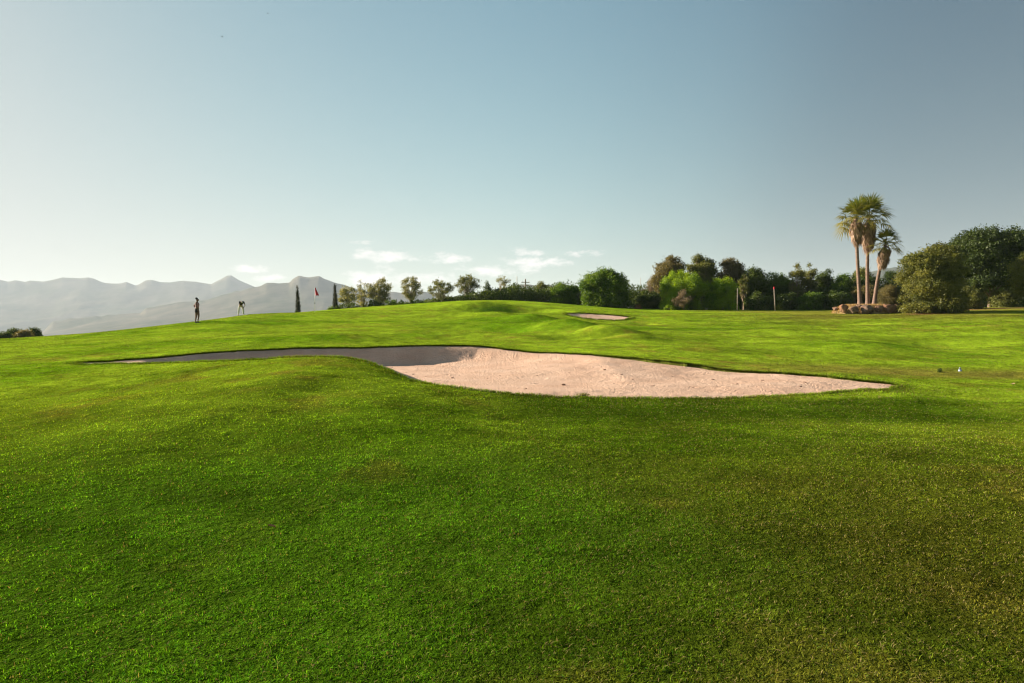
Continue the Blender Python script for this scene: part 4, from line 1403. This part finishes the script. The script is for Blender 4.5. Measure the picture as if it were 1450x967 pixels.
x, y, z = ground(383, 5.35)
o = link('dead_leaf', curled_leaf('dead_leaf', .06, DL, 1), loc=(x, y, z + .03))
tag(o, 'curled brown dead leaf lying alone on the lawn at left', 'leaf')
x, y, z = ground(1435, 19.2)
o = link('dead_leaf', curled_leaf('dead_leaf', .12, simple_mat('pale_leaf', (.62, .42, .28), .7), 4), loc=(x, y, z + .05))
tag(o, 'pale dry leaf lying on the fairway near the right picture edge', 'leaf')
x, y, z = ground(1331, 23.6)
r = np.random.default_rng(91)
Pk = r.normal(0, 1, (160, 3)) * [.04, .04, .035] + [0, 0, .06]
V, f = leaf_quads(Pk, .09, .15, r, 1.5)
o = link('weed_tuft', mesh_np('weed_tuft', V, f, [LM['dark']], {'tint': ('FLOAT', np.repeat(r.random(160), 4))}), loc=(x, y, z))
tag(o, 'small dark weed tuft on the fairway left of the sprinkler', 'weed')

# clods and leaf bits in the sand
r = np.random.default_rng(31)
cl = boulder_mesh('sand_clod', (1, 1, .6), 77, simple_mat('clod', (.20, .12, .08), .95, (.30, .19, .13), 20), 2)
spots = [(545, 21.5), (553, 21.6), (575, 22.8), (585, 21.8), (640, 20.2), (690, 20.0), (708, 20.8), (733, 20.0), (760, 20.6), (806, 21.0), (798, 17.8), (745, 16.6),
         (856, 21.5), (880, 20.2), (896, 19.0), (952, 20.2), (1044, 18.0), (1134, 17.6), (1140, 18.6), (1010, 19.5), (925, 17.3), (1080, 19.2)]
for i, (px, Y) in enumerate(spots):
    x, y = P2(px, Y)
    s_ = r.uniform(.05, .13)
    o = link('sand_clod', cl, loc=(x, y, sand_z(x, y) + .01))
    o.scale = (s_ * r.uniform(.8, 1.6), s_, s_ * .7)
    o.rotation_euler.z = r.uniform(0, 3)
    tag(o, 'small dark clod lying on the raked bunker sand', 'clod', 'dark clods scattered on the bunker sand')
# dark turf piece at the front edge of the sand
x, y = P2(826, 15.35)
root = empty('turf_clump', (x, y, sand_z(x, y)), 'dark turf clump lying in the sand at the front bunker edge', 'turf clump')
link('soil', boulder_mesh('soil', (.30, .14, .09), 55, simple_mat('dark_soil', (.05, .035, .025), .95, (.09, .07, .04), 14, .6, 40)), root)
B = Bag()
Pk = r.normal(0, 1, (160, 3)) * [.08, .04, .01] + [0, 0, .05]
V, f = leaf_quads(Pk, .06, .15, r, 1.5)
B.add(V, f, np.repeat(r.random(160), 4))
link('turf', B.mesh('turf', [LM['olive']]), root)['kind'] = 'stuff'

# birds
BIRD = simple_mat('bird_feathers', (.03, .03, .035), .8)


def bird(label, px, py, Y, rz, flap):
    x, y, z = at(px, py, Y)
    V, f = [], []
    root = empty('bird', (x, y, z), label, 'bird', 'birds high in the sky', rz)
    prof = [(-.22, .0), (-.17, .03), (-.06, .055), (.05, .06), (.13, .04), (.18, .035), (.22, .015), (.25, .0)]
    bv, bf = [], []
    for (xx, rr_) in prof:
        for k in range(8):
            a_ = 2 * math.pi * k / 8
            bv.append((xx, max(rr_, .001) * math.cos(a_), max(rr_, .001) * math.sin(a_)))
    for i in range(len(prof) - 1):
        for k in range(8):
            k2 = (k + 1) % 8
            bf.append((i * 8 + k, i * 8 + k2, (i + 1) * 8 + k2, (i + 1) * 8 + k))
    # wings and tail grow out of the body in the same mesh
    for s in (-1, 1):
        b0 = len(bv)
        for (yy, xc, ch, zz) in [(.02, .03, .20, .0), (.22, .06, .16, .10 * flap), (.42, .0, .10, .12 * flap), (.58, -.08, .015, .02 * flap)]:
            bv += [(xc + ch / 2, s * yy, zz), (xc, s * yy, zz + .012), (xc - ch / 2, s * yy, zz - .004)]
        for i in range(3):
            for j in range(2):
                a0 = b0 + i * 3 + j
                bf.append((a0, a0 + 1, a0 + 4, a0 + 3))
    b0 = len(bv)
    bv += [(-.18, -.03, .01), (-.18, .03, .01), (-.36, .07, 0), (-.36, -.07, 0)]
    bf.append((b0, b0 + 1, b0 + 2, b0 + 3))
    o = link('body', mesh_np('body', bv, bf, [BIRD], smooth=True), root)
    m = o.modifiers.new('s', 'SOLIDIFY')
    m.thickness = .012


bird('tiny dark bird in the sky, lower of the two', 314.5, 52, 190, .3, 1.0)
bird('tiny dark bird in the sky, higher of the two', 379.5, 18.5, 210, 1.1, -.6)

# ------------------------------------------------------------------ people
SKIN = simple_mat('skin', (.15, .075, .05), .6, (.18, .095, .062), 20)
SKIN2 = simple_mat('skin_pale', (.42, .27, .20), .6)
HAIR = simple_mat('dark_hair', (.015, .012, .010), .6)
PINK = simple_mat('pink_cloth', (.42, .20, .23), .85, (.36, .17, .20), 12)
BLACKC = simple_mat('black_cloth', (.02, .02, .024), .85)
WHITEC = simple_mat('white_cloth', (.62, .60, .56), .85)
GREYC = simple_mat('grey_cloth', (.30, .30, .30), .8)
BROWNC = simple_mat('taupe_cloth', (.20, .165, .14), .85)


def skin(name, pts, edges, mat, parent, root=0, sub=2):
    """continuous surface grown round a skeleton; pts: (x, y, z, radius)"""
    me = bpy.data.meshes.new(name)
    me.from_pydata([p_[:3] for p_ in pts], edges, [])
    me.materials.append(mat)
    o = link(name, me, parent)
    lay = me.attributes.get('skin_vertices')
    md = o.modifiers.new('skin', 'SKIN')
    if not me.skin_vertices:
        import bmesh
        bm = bmesh.new()
        bm.from_mesh(me)
        bm.verts.layers.skin.verify()
        bm.to_mesh(me)
        bm.free()
    for i, p_ in enumerate(pts):
        sv = me.skin_vertices[0].data[i]
        sv.radius = (p_[3], p_[3] if len(p_) < 5 else p_[4])
        sv.use_root = (i == root)
    md.use_smooth_shade = True
    s = o.modifiers.new('sub', 'SUBSURF')
    s.levels = s.render_levels = sub
    return o


def hand(pts, edges, w, d, side, curl=.3):
    """five fingers from wrist index w; d = pointing direction, side = across the palm"""
    d = Vector(d).normalized()
    side = Vector(side).normalized()
    nrm = d.cross(side)
    wp = Vector(pts[w][:3])
    palm = wp + d * .075
    pts.append((*palm, .026, .017))
    pi = len(pts) - 1
    edges.append((w, pi))
    for k, L in enumerate((.070, .080, .074, .058)):
        s = (k - 1.5) * .021
        prev = pi
        pos = palm + side * s + d * .015
        for j in range(3):
            pos = pos + (d * math.cos(curl * (j + 1)) + nrm * math.sin(curl * (j + 1))) * L / 3 * 1.0
            pts.append((*pos, .0085 - .001 * j))
            edges.append((prev, len(pts) - 1))
            prev = len(pts) - 1
    prev = w
    pos = wp + side * -.02 + d * .02
    for j in range(3):
        pos = pos + (d * .7 - side * .6).normalized() * .026
        pts.append((*pos, .010 - .001 * j))
        edges.append((pi if j == 0 else prev, len(pts) - 1))
        prev = len(pts) - 1


def eyes(parent, pos, fwd, side, mat):
    for s in (-1, 1):
        q = Vector(pos) + Vector(side) * (s * .032) + Vector(fwd) * .085
        rev_obj('eye', [(.0, -.010), (.008, -.006), (.012, 0), (.008, .006), (.0, .010)], mat, parent, q, sides=8)


# woman, standing with her hand on her hip, facing right
x, y, z = ground(279.5, 46.8)
z_top = at(279.5, 420.5, 46.8)[2]
wm = empty('person', (x, y, z - .01), 'standing person in pink top and black shorts, one hand on the hip', 'person')
pts = [(0, 0, .90, .125, .10), (.0, 0, 1.02, .095, .085), (.01, 0, 1.16, .12, .095), (.0, 0, 1.31, .10, .08), (.01, 0, 1.40, .045), (.025, 0, 1.47, .072), (.03, 0, 1.56, .082),
       (.0, .085, .85, .10), (.05, .09, .47, .066), (-.01, .09, .10, .034), (.11, .095, .035, .034), (.17, .097, .028, .022),
       (-.02, -.085, .85, .10), (-.03, -.08, .47, .066), (-.09, -.08, .10, .034), (.03, -.085, .035, .034), (.09, -.085, .028, .022),
       (-.03, .15, 1.325, .055), (-.32, .20, 1.13, .046), (-.12, .15, .97, .034),
       (.0, -.155, 1.325, .045), (.02, -.20, 1.06, .036), (.14, -.21, .86, .026),
       (.115, 0, 1.51, .014), (.03, .082, 1.51, .014), (.03, -.082, 1.51, .014)]
edges = [(0, 1), (1, 2), (2, 3), (3, 4), (4, 5), (5, 6), (0, 7), (7, 8), (8, 9), (9, 10), (10, 11), (0, 12), (12, 13), (13, 14), (14, 15), (15, 16),
         (3, 17), (17, 18), (18, 19), (3, 20), (20, 21), (21, 22), (5, 23), (5, 24), (5, 25)]
hand(pts, edges, 19, (.8, -.3, -.5), (0, .3, 1))
hand(pts, edges, 22, (.4, 0, -1), (1, 0, .4))
skin('body', pts, edges, SKIN, wm)
skin('top', [(0, 0, .98, .125, .11), (0, 0, 1.06, .12, .11), (.012, 0, 1.18, .148, .128), (0, 0, 1.30, .125, .11), (-.015, .12, 1.335, .058), (.0, -.12, 1.335, .058)],
     [(0, 1), (1, 2), (2, 3), (3, 4), (3, 5)], PINK, wm)
skin('shorts', [(0, 0, 1.0, .13, .11), (-.02, 0, .91, .155, .135), (.0, .088, .84, .098), (.028, .09, .64, .086), (-.02, -.088, .84, .098), (-.028, -.085, .64, .086)],
     [(0, 1), (1, 2), (2, 3), (1, 4), (4, 5)], BLACKC, wm)
skin('hair', [(-.01, 0, 1.59, .105), (-.04, 0, 1.50, .09), (-.10, 0, 1.64, .05), (.035, 0, 1.635, .055)], [(0, 1), (0, 2), (0, 3)], HAIR, wm)
for sgn, xx in ((1, 0), (-1, -.08)):
    skin('shoe', [(xx - .03, sgn * .09, .045, .045), (xx + .09, sgn * .093, .035, .042), (xx + .18, sgn * .096, .03, .03)], [(0, 1), (1, 2)], DARK, wm)
eyes(wm, (.03, 0, 1.535), (1, 0, 0), (0, 1, 0), DARK)
sc_w = (z_top - z) / 1.68
wm.scale = (sc_w,) * 3

# man bending over a putt
x, y, z = ground(341.5, 60.3)
mn = empty('person', (x, y, z - .01), 'person in a dark shirt and pale trousers bending over to putt, wearing a grey cap', 'person')
pts = [(0, .10, .92, .14, .12), (.0, .02, 1.04, .12), (.0, -.14, 1.17, .135, .12), (.0, -.28, 1.24, .10), (.0, -.36, 1.22, .055), (.0, -.43, 1.19, .08), (.0, -.49, 1.13, .085),
       (-.13, .08, .86, .09), (-.19, -.01, .48, .06), (-.22, .05, .10, .04), (-.24, -.08, .035, .038), (-.25, -.15, .03, .028),
       (.13, .08, .86, .09), (.19, -.01, .48, .06), (.22, .05, .10, .04), (.24, -.08, .035, .038), (.25, -.15, .03, .028),
       (-.19, -.27, 1.21, .058), (-.20, -.36, .93, .042), (.08, -.40, .70, .028),
       (.19, -.27, 1.21, .058), (.28, -.36, .93, .042), (.13, -.41, .72, .028),
       (.0, -.55, 1.22, .015), (-.085, -.46, 1.17, .016), (.085, -.46, 1.17, .016)]
hand(pts, edges2 := [(0, 1), (1, 2), (2, 3), (3, 4), (4, 5), (5, 6), (0, 7), (7, 8), (8, 9), (9, 10), (10, 11), (0, 12), (12, 13), (13, 14), (14, 15), (15, 16),
                     (3, 17), (17, 18), (18, 19), (3, 20), (20, 21), (21, 22), (5, 23), (5, 24), (5, 25)], 19, (.25, -.1, -1), (0, 1, 0), .75)
hand(pts, edges2, 22, (-.05, -.1, -1), (0, -1, 0), .75)
skin('body', pts, edges2, SKIN2, mn)
skin('shirt', [(0, .07, .96, .17, .15), (0, .02, 1.05, .17), (0, -.14, 1.17, .20, .18), (0, -.27, 1.21, .16), (-.18, -.27, 1.22, .075), (-.205, -.33, 1.03, .062), (.18, -.27, 1.22, .075), (.25, -.33, 1.03, .062)],
     [(0, 1), (1, 2), (2, 3), (3, 4), (4, 5), (3, 6), (6, 7)], BLACKC, mn)
skin('trousers', [(0, .09, .97, .15, .13), (0, .10, .90, .155, .14), (-.13, .08, .84, .105), (-.19, -.005, .48, .082), (-.215, .04, .12, .07),
                  (.13, .08, .84, .105), (.19, -.005, .48, .082), (.215, .04, .12, .07)], [(0, 1), (1, 2), (2, 3), (3, 4), (1, 5), (5, 6), (6, 7)], WHITEC, mn)
skin('cap', [(0, -.45, 1.22, .088), (0, -.51, 1.20, .09), (0, -.60, 1.13, .06)], [(0, 1), (1, 2)], GREYC, mn)
for sgn in (1, -1):
    skin('shoe', [(sgn * .22, .06, .05, .05), (sgn * .235, -.06, .04, .048), (sgn * .25, -.16, .035, .035)], [(0, 1), (1, 2)], DARK, mn)
eyes(mn, (0, -.47, 1.11), (0, -.75, -.4), (1, 0, 0), DARK)
mn.rotation_euler.z = R(34)
sm_ = (at(341, 425.8, 60.3)[2] - z) / 1.33
mn.scale = (sm_,) * 3
# the putter he holds
pt = empty('putter', (x, y, z), 'thin golf putter held by the bending person', 'putter')
pt.rotation_euler.z = R(34)
pt.scale = mn.scale
V, f = tube([(.10, -.42, .80), (.11, -.43, .66)], [.017, .014], 8)
link('grip', mesh_np('grip', V, f, [DARK], smooth=True), pt)
V, f = tube([(.11, -.43, .66), (.22, -.50, .04)], [.009, .007], 6)
link('shaft', mesh_np('shaft', V, f, [METAL], smooth=True), pt)
V, f = tube([(.16, -.51, .03), (.20, -.50, .032), (.31, -.48, .03)], [.018, .024, .018], 6)
link('club_head', mesh_np('club_head', V, f, [METAL], smooth=True), pt)
gb = rev_obj('golf_ball', [(.0, -.021), (.012, -.018), (.021, 0), (.012, .018), (.0, .021)], WHITE, None, (0, 0, 0), sides=10)
q = Matrix.Rotation(R(34), 3, 'Z') @ Vector((.34, -.56, 0))
gb.location = (x + q.x, y + q.y, float(H(np.array([x + q.x]), np.array([y + q.y]))[0]) + .03)
tag(gb, 'white golf ball on the green beside the putter head', 'golf ball')

# ------------------------------------------------------------------ light, sky, haze
S = Vector((math.sin(SUN_AZ) * math.cos(SUN_EL), math.cos(SUN_AZ) * math.cos(SUN_EL), math.sin(SUN_EL)))
sl = bpy.data.lights.new('sun', 'SUN')
sl.energy = 5.0
sl.angle = R(.55)
sl.color = (1.0, .86, .68)
so = bpy.data.objects.new('sun', sl)
COL.objects.link(so)
so.rotation_euler = S.to_track_quat('Z', 'Y').to_euler()

w = bpy.data.worlds.new('World')
sc.world = w
w.use_nodes = True
w.node_tree.nodes.clear()
t = NT(w)
out = t.add('ShaderNodeOutputWorld')
bg = t.add('ShaderNodeBackground')
sky = t.add('ShaderNodeTexSky', sky_type='NISHITA')
sky.sun_disc = False
sky.sun_elevation = SUN_EL
sky.sun_rotation = SUN_AZ
sky.altitude = 50
sky.air_density = 1.0
sky.dust_density = 1.0
sky.ozone_density = 1.0
# soft shoulder: c^2 / (12 + c^2) keeps the glow round the sun inside the picture's range
skt = t.mix(1.0, sky.outputs[0], (.80, .87, .78), 'MULTIPLY')
sp_ = t.add('ShaderNodeSeparateColor')
t.link(skt, sp_.inputs[0])
cbn = t.add('ShaderNodeCombineColor')
for i_ in range(3):
    sq_ = t.math('POWER', sp_.outputs[i_], 1.5)
    t.link(t.math('MULTIPLY', t.math('DIVIDE', sq_, t.math('ADD', sq_, (5.0, 4.5, 4.5)[i_])), (5.3, 5.3, 5.3)[i_]), cbn.inputs[i_])
# brighter hazy half towards the sun, deeper half away from it
tcs = t.add('ShaderNodeTexCoord')
vd = t.add('ShaderNodeVectorMath', operation='DOT_PRODUCT')
t.link(tcs.outputs['Generated'], vd.inputs[0])
vd.inputs[1].default_value = tuple(S)
fc = t.add('ShaderNodeFloatCurve')
cv = fc.mapping.curves[0]
for cosg, val in ((-.10, .50), (.25, 1.0), (.43, 1.12), (.60, 1.08)):
    cv.points.new((cosg + 1) / 2, val / 1.5)
cv.points[0].location = (0, .55 / 1.5)
cv.points[-1].location = (1, .86 / 1.5)
fc.mapping.update()
t.link(t.math('MULTIPLY', t.math('ADD', vd.outputs['Value'], 1.0), .5), fc.inputs['Value'])
ff = t.math('MULTIPLY', fc.outputs[0], 1.5)
fcol = t.add('ShaderNodeCombineColor')
for i_ in range(3):
    t.link(ff if i_ == 0 else t.math('POWER', ff, (1, .95, .80)[i_]), fcol.inputs[i_])
skyc = t.mix(1.0, cbn.outputs[0], fcol.outputs[0], 'MULTIPLY')
# low cumulus near the horizon, by direction
tc = t.add('ShaderNodeTexCoord')
sx = t.add('ShaderNodeSeparateXYZ')
t.link(tc.outputs['Generated'], sx.inputs[0])
az = t.math('ARCTAN2', sx.outputs[0], sx.outputs[1])
el = t.math('ARCSINE', sx.outputs[2])
tot = None
for (px, py, wx, wy, amp) in [(548, 362, 46, 10, .8), (636, 366, 34, 8, .7), (650, 361, 16, 5, .3), (700, 384, 60, 9, .8), (762, 372, 42, 9, .95), (752, 358, 34, 6, .7), (528, 394, 46, 16, .85),
                              (600, 398, 80, 14, .7), (352, 381, 28, 6, .9), (384, 394, 26, 6, .9), (830, 360, 40, 6, .45), (940, 398, 40, 12, .3), (505, 343, 40, 4, .4)]:
    a0 = math.atan((px - CX) / F)
    e0 = math.atan((HZ - py) / F * math.cos(a0))
    dx = t.math('DIVIDE', t.math('SUBTRACT', az, a0), wx / F)
    dy = t.math('DIVIDE', t.math('SUBTRACT', el, e0), wy / F)
    g = t.math('MULTIPLY', t.math('EXPONENT', t.math('MULTIPLY', t.math('ADD', t.math('MULTIPLY', dx, dx), t.math('MULTIPLY', dy, dy)), -1.0)), amp)
    tot = g if tot is None else t.math('MAXIMUM', tot, g)
cb = t.add('ShaderNodeCombineXYZ')
t.link(az, cb.inputs[0])
t.link(t.math('MULTIPLY', el, 2.2), cb.inputs[1])
cn = t.noise(cb.outputs[0], 30, 10, .68)
msk = t.math('MULTIPLY', t.math('SUBTRACT', t.math('ADD', tot, t.math('MULTIPLY', cn, 2.6)), 1.62), 1.9, clamp=True)
msk = t.math('MULTIPLY', msk, t.math('MULTIPLY', tot, 3.5, clamp=True))
cld = t.mix(t.math('MULTIPLY', msk, .95), skyc, (6.3, 6.0, 5.7))
t.link(cld, bg.inputs['Color'])
bg.inputs['Strength'].default_value = .052
t.link(bg.outputs[0], out.inputs['Surface'])

HAZE = True
if HAZE:
    hm = bpy.data.materials.new('haze')
    hm.use_nodes = True
    hm.node_tree.nodes.clear()
    t = NT(hm)
    out = t.add('ShaderNodeOutputMaterial')
    pv = t.add('ShaderNodeVolumePrincipled')
    pv.inputs['Color'].default_value = (.74, .86, 1.0, 1)
    pv.inputs['Density'].default_value = .000085
    pv.inputs['Anisotropy'].default_value = .05
    t.link(pv.outputs[0], out.inputs['Volume'])
    hx, z0, z1 = 8500.0, -70.0, 490.0
    V = [(sx_ * hx, sy_ * hx, zz) for zz in (z0, z1) for sx_, sy_ in ((-1, -1), (1, -1), (1, 1), (-1, 1))]
    f = [(3, 2, 1, 0), (4, 5, 6, 7), (0, 1, 5, 4), (1, 2, 6, 5), (2, 3, 7, 6), (3, 0, 4, 7)]
    ho = link('haze', mesh_np('haze', V, f, [hm]))
    tag(ho, 'pale bluish haze in the air before the mountains', 'haze')
    ho['kind'] = 'stuff'

cam = bpy.data.cameras.new('camera')
cam.sensor_width = 36
cam.lens = 36 * F / 1450
cam.clip_end = 40000
cam.clip_start = .05
co = bpy.data.objects.new('camera', cam)
COL.objects.link(co)
co.location = (0, 0, EYE)
co.rotation_euler = (math.pi / 2 - PITCH, 0, 0)
sc.camera = co

sc.view_settings.view_transform = 'Standard'
sc.view_settings.look = 'None'
sc.view_settings.gamma = 1
sc.view_settings.exposure = 1.7
sc.cycles.use_denoising = True
sc.cycles.filter_width = 1.25
sc.cycles.sample_clamp_indirect = 4
sc.cycles.max_bounces = 6
sc.cycles.volume_bounces = 1
sc.cycles.transparent_max_bounces = 4
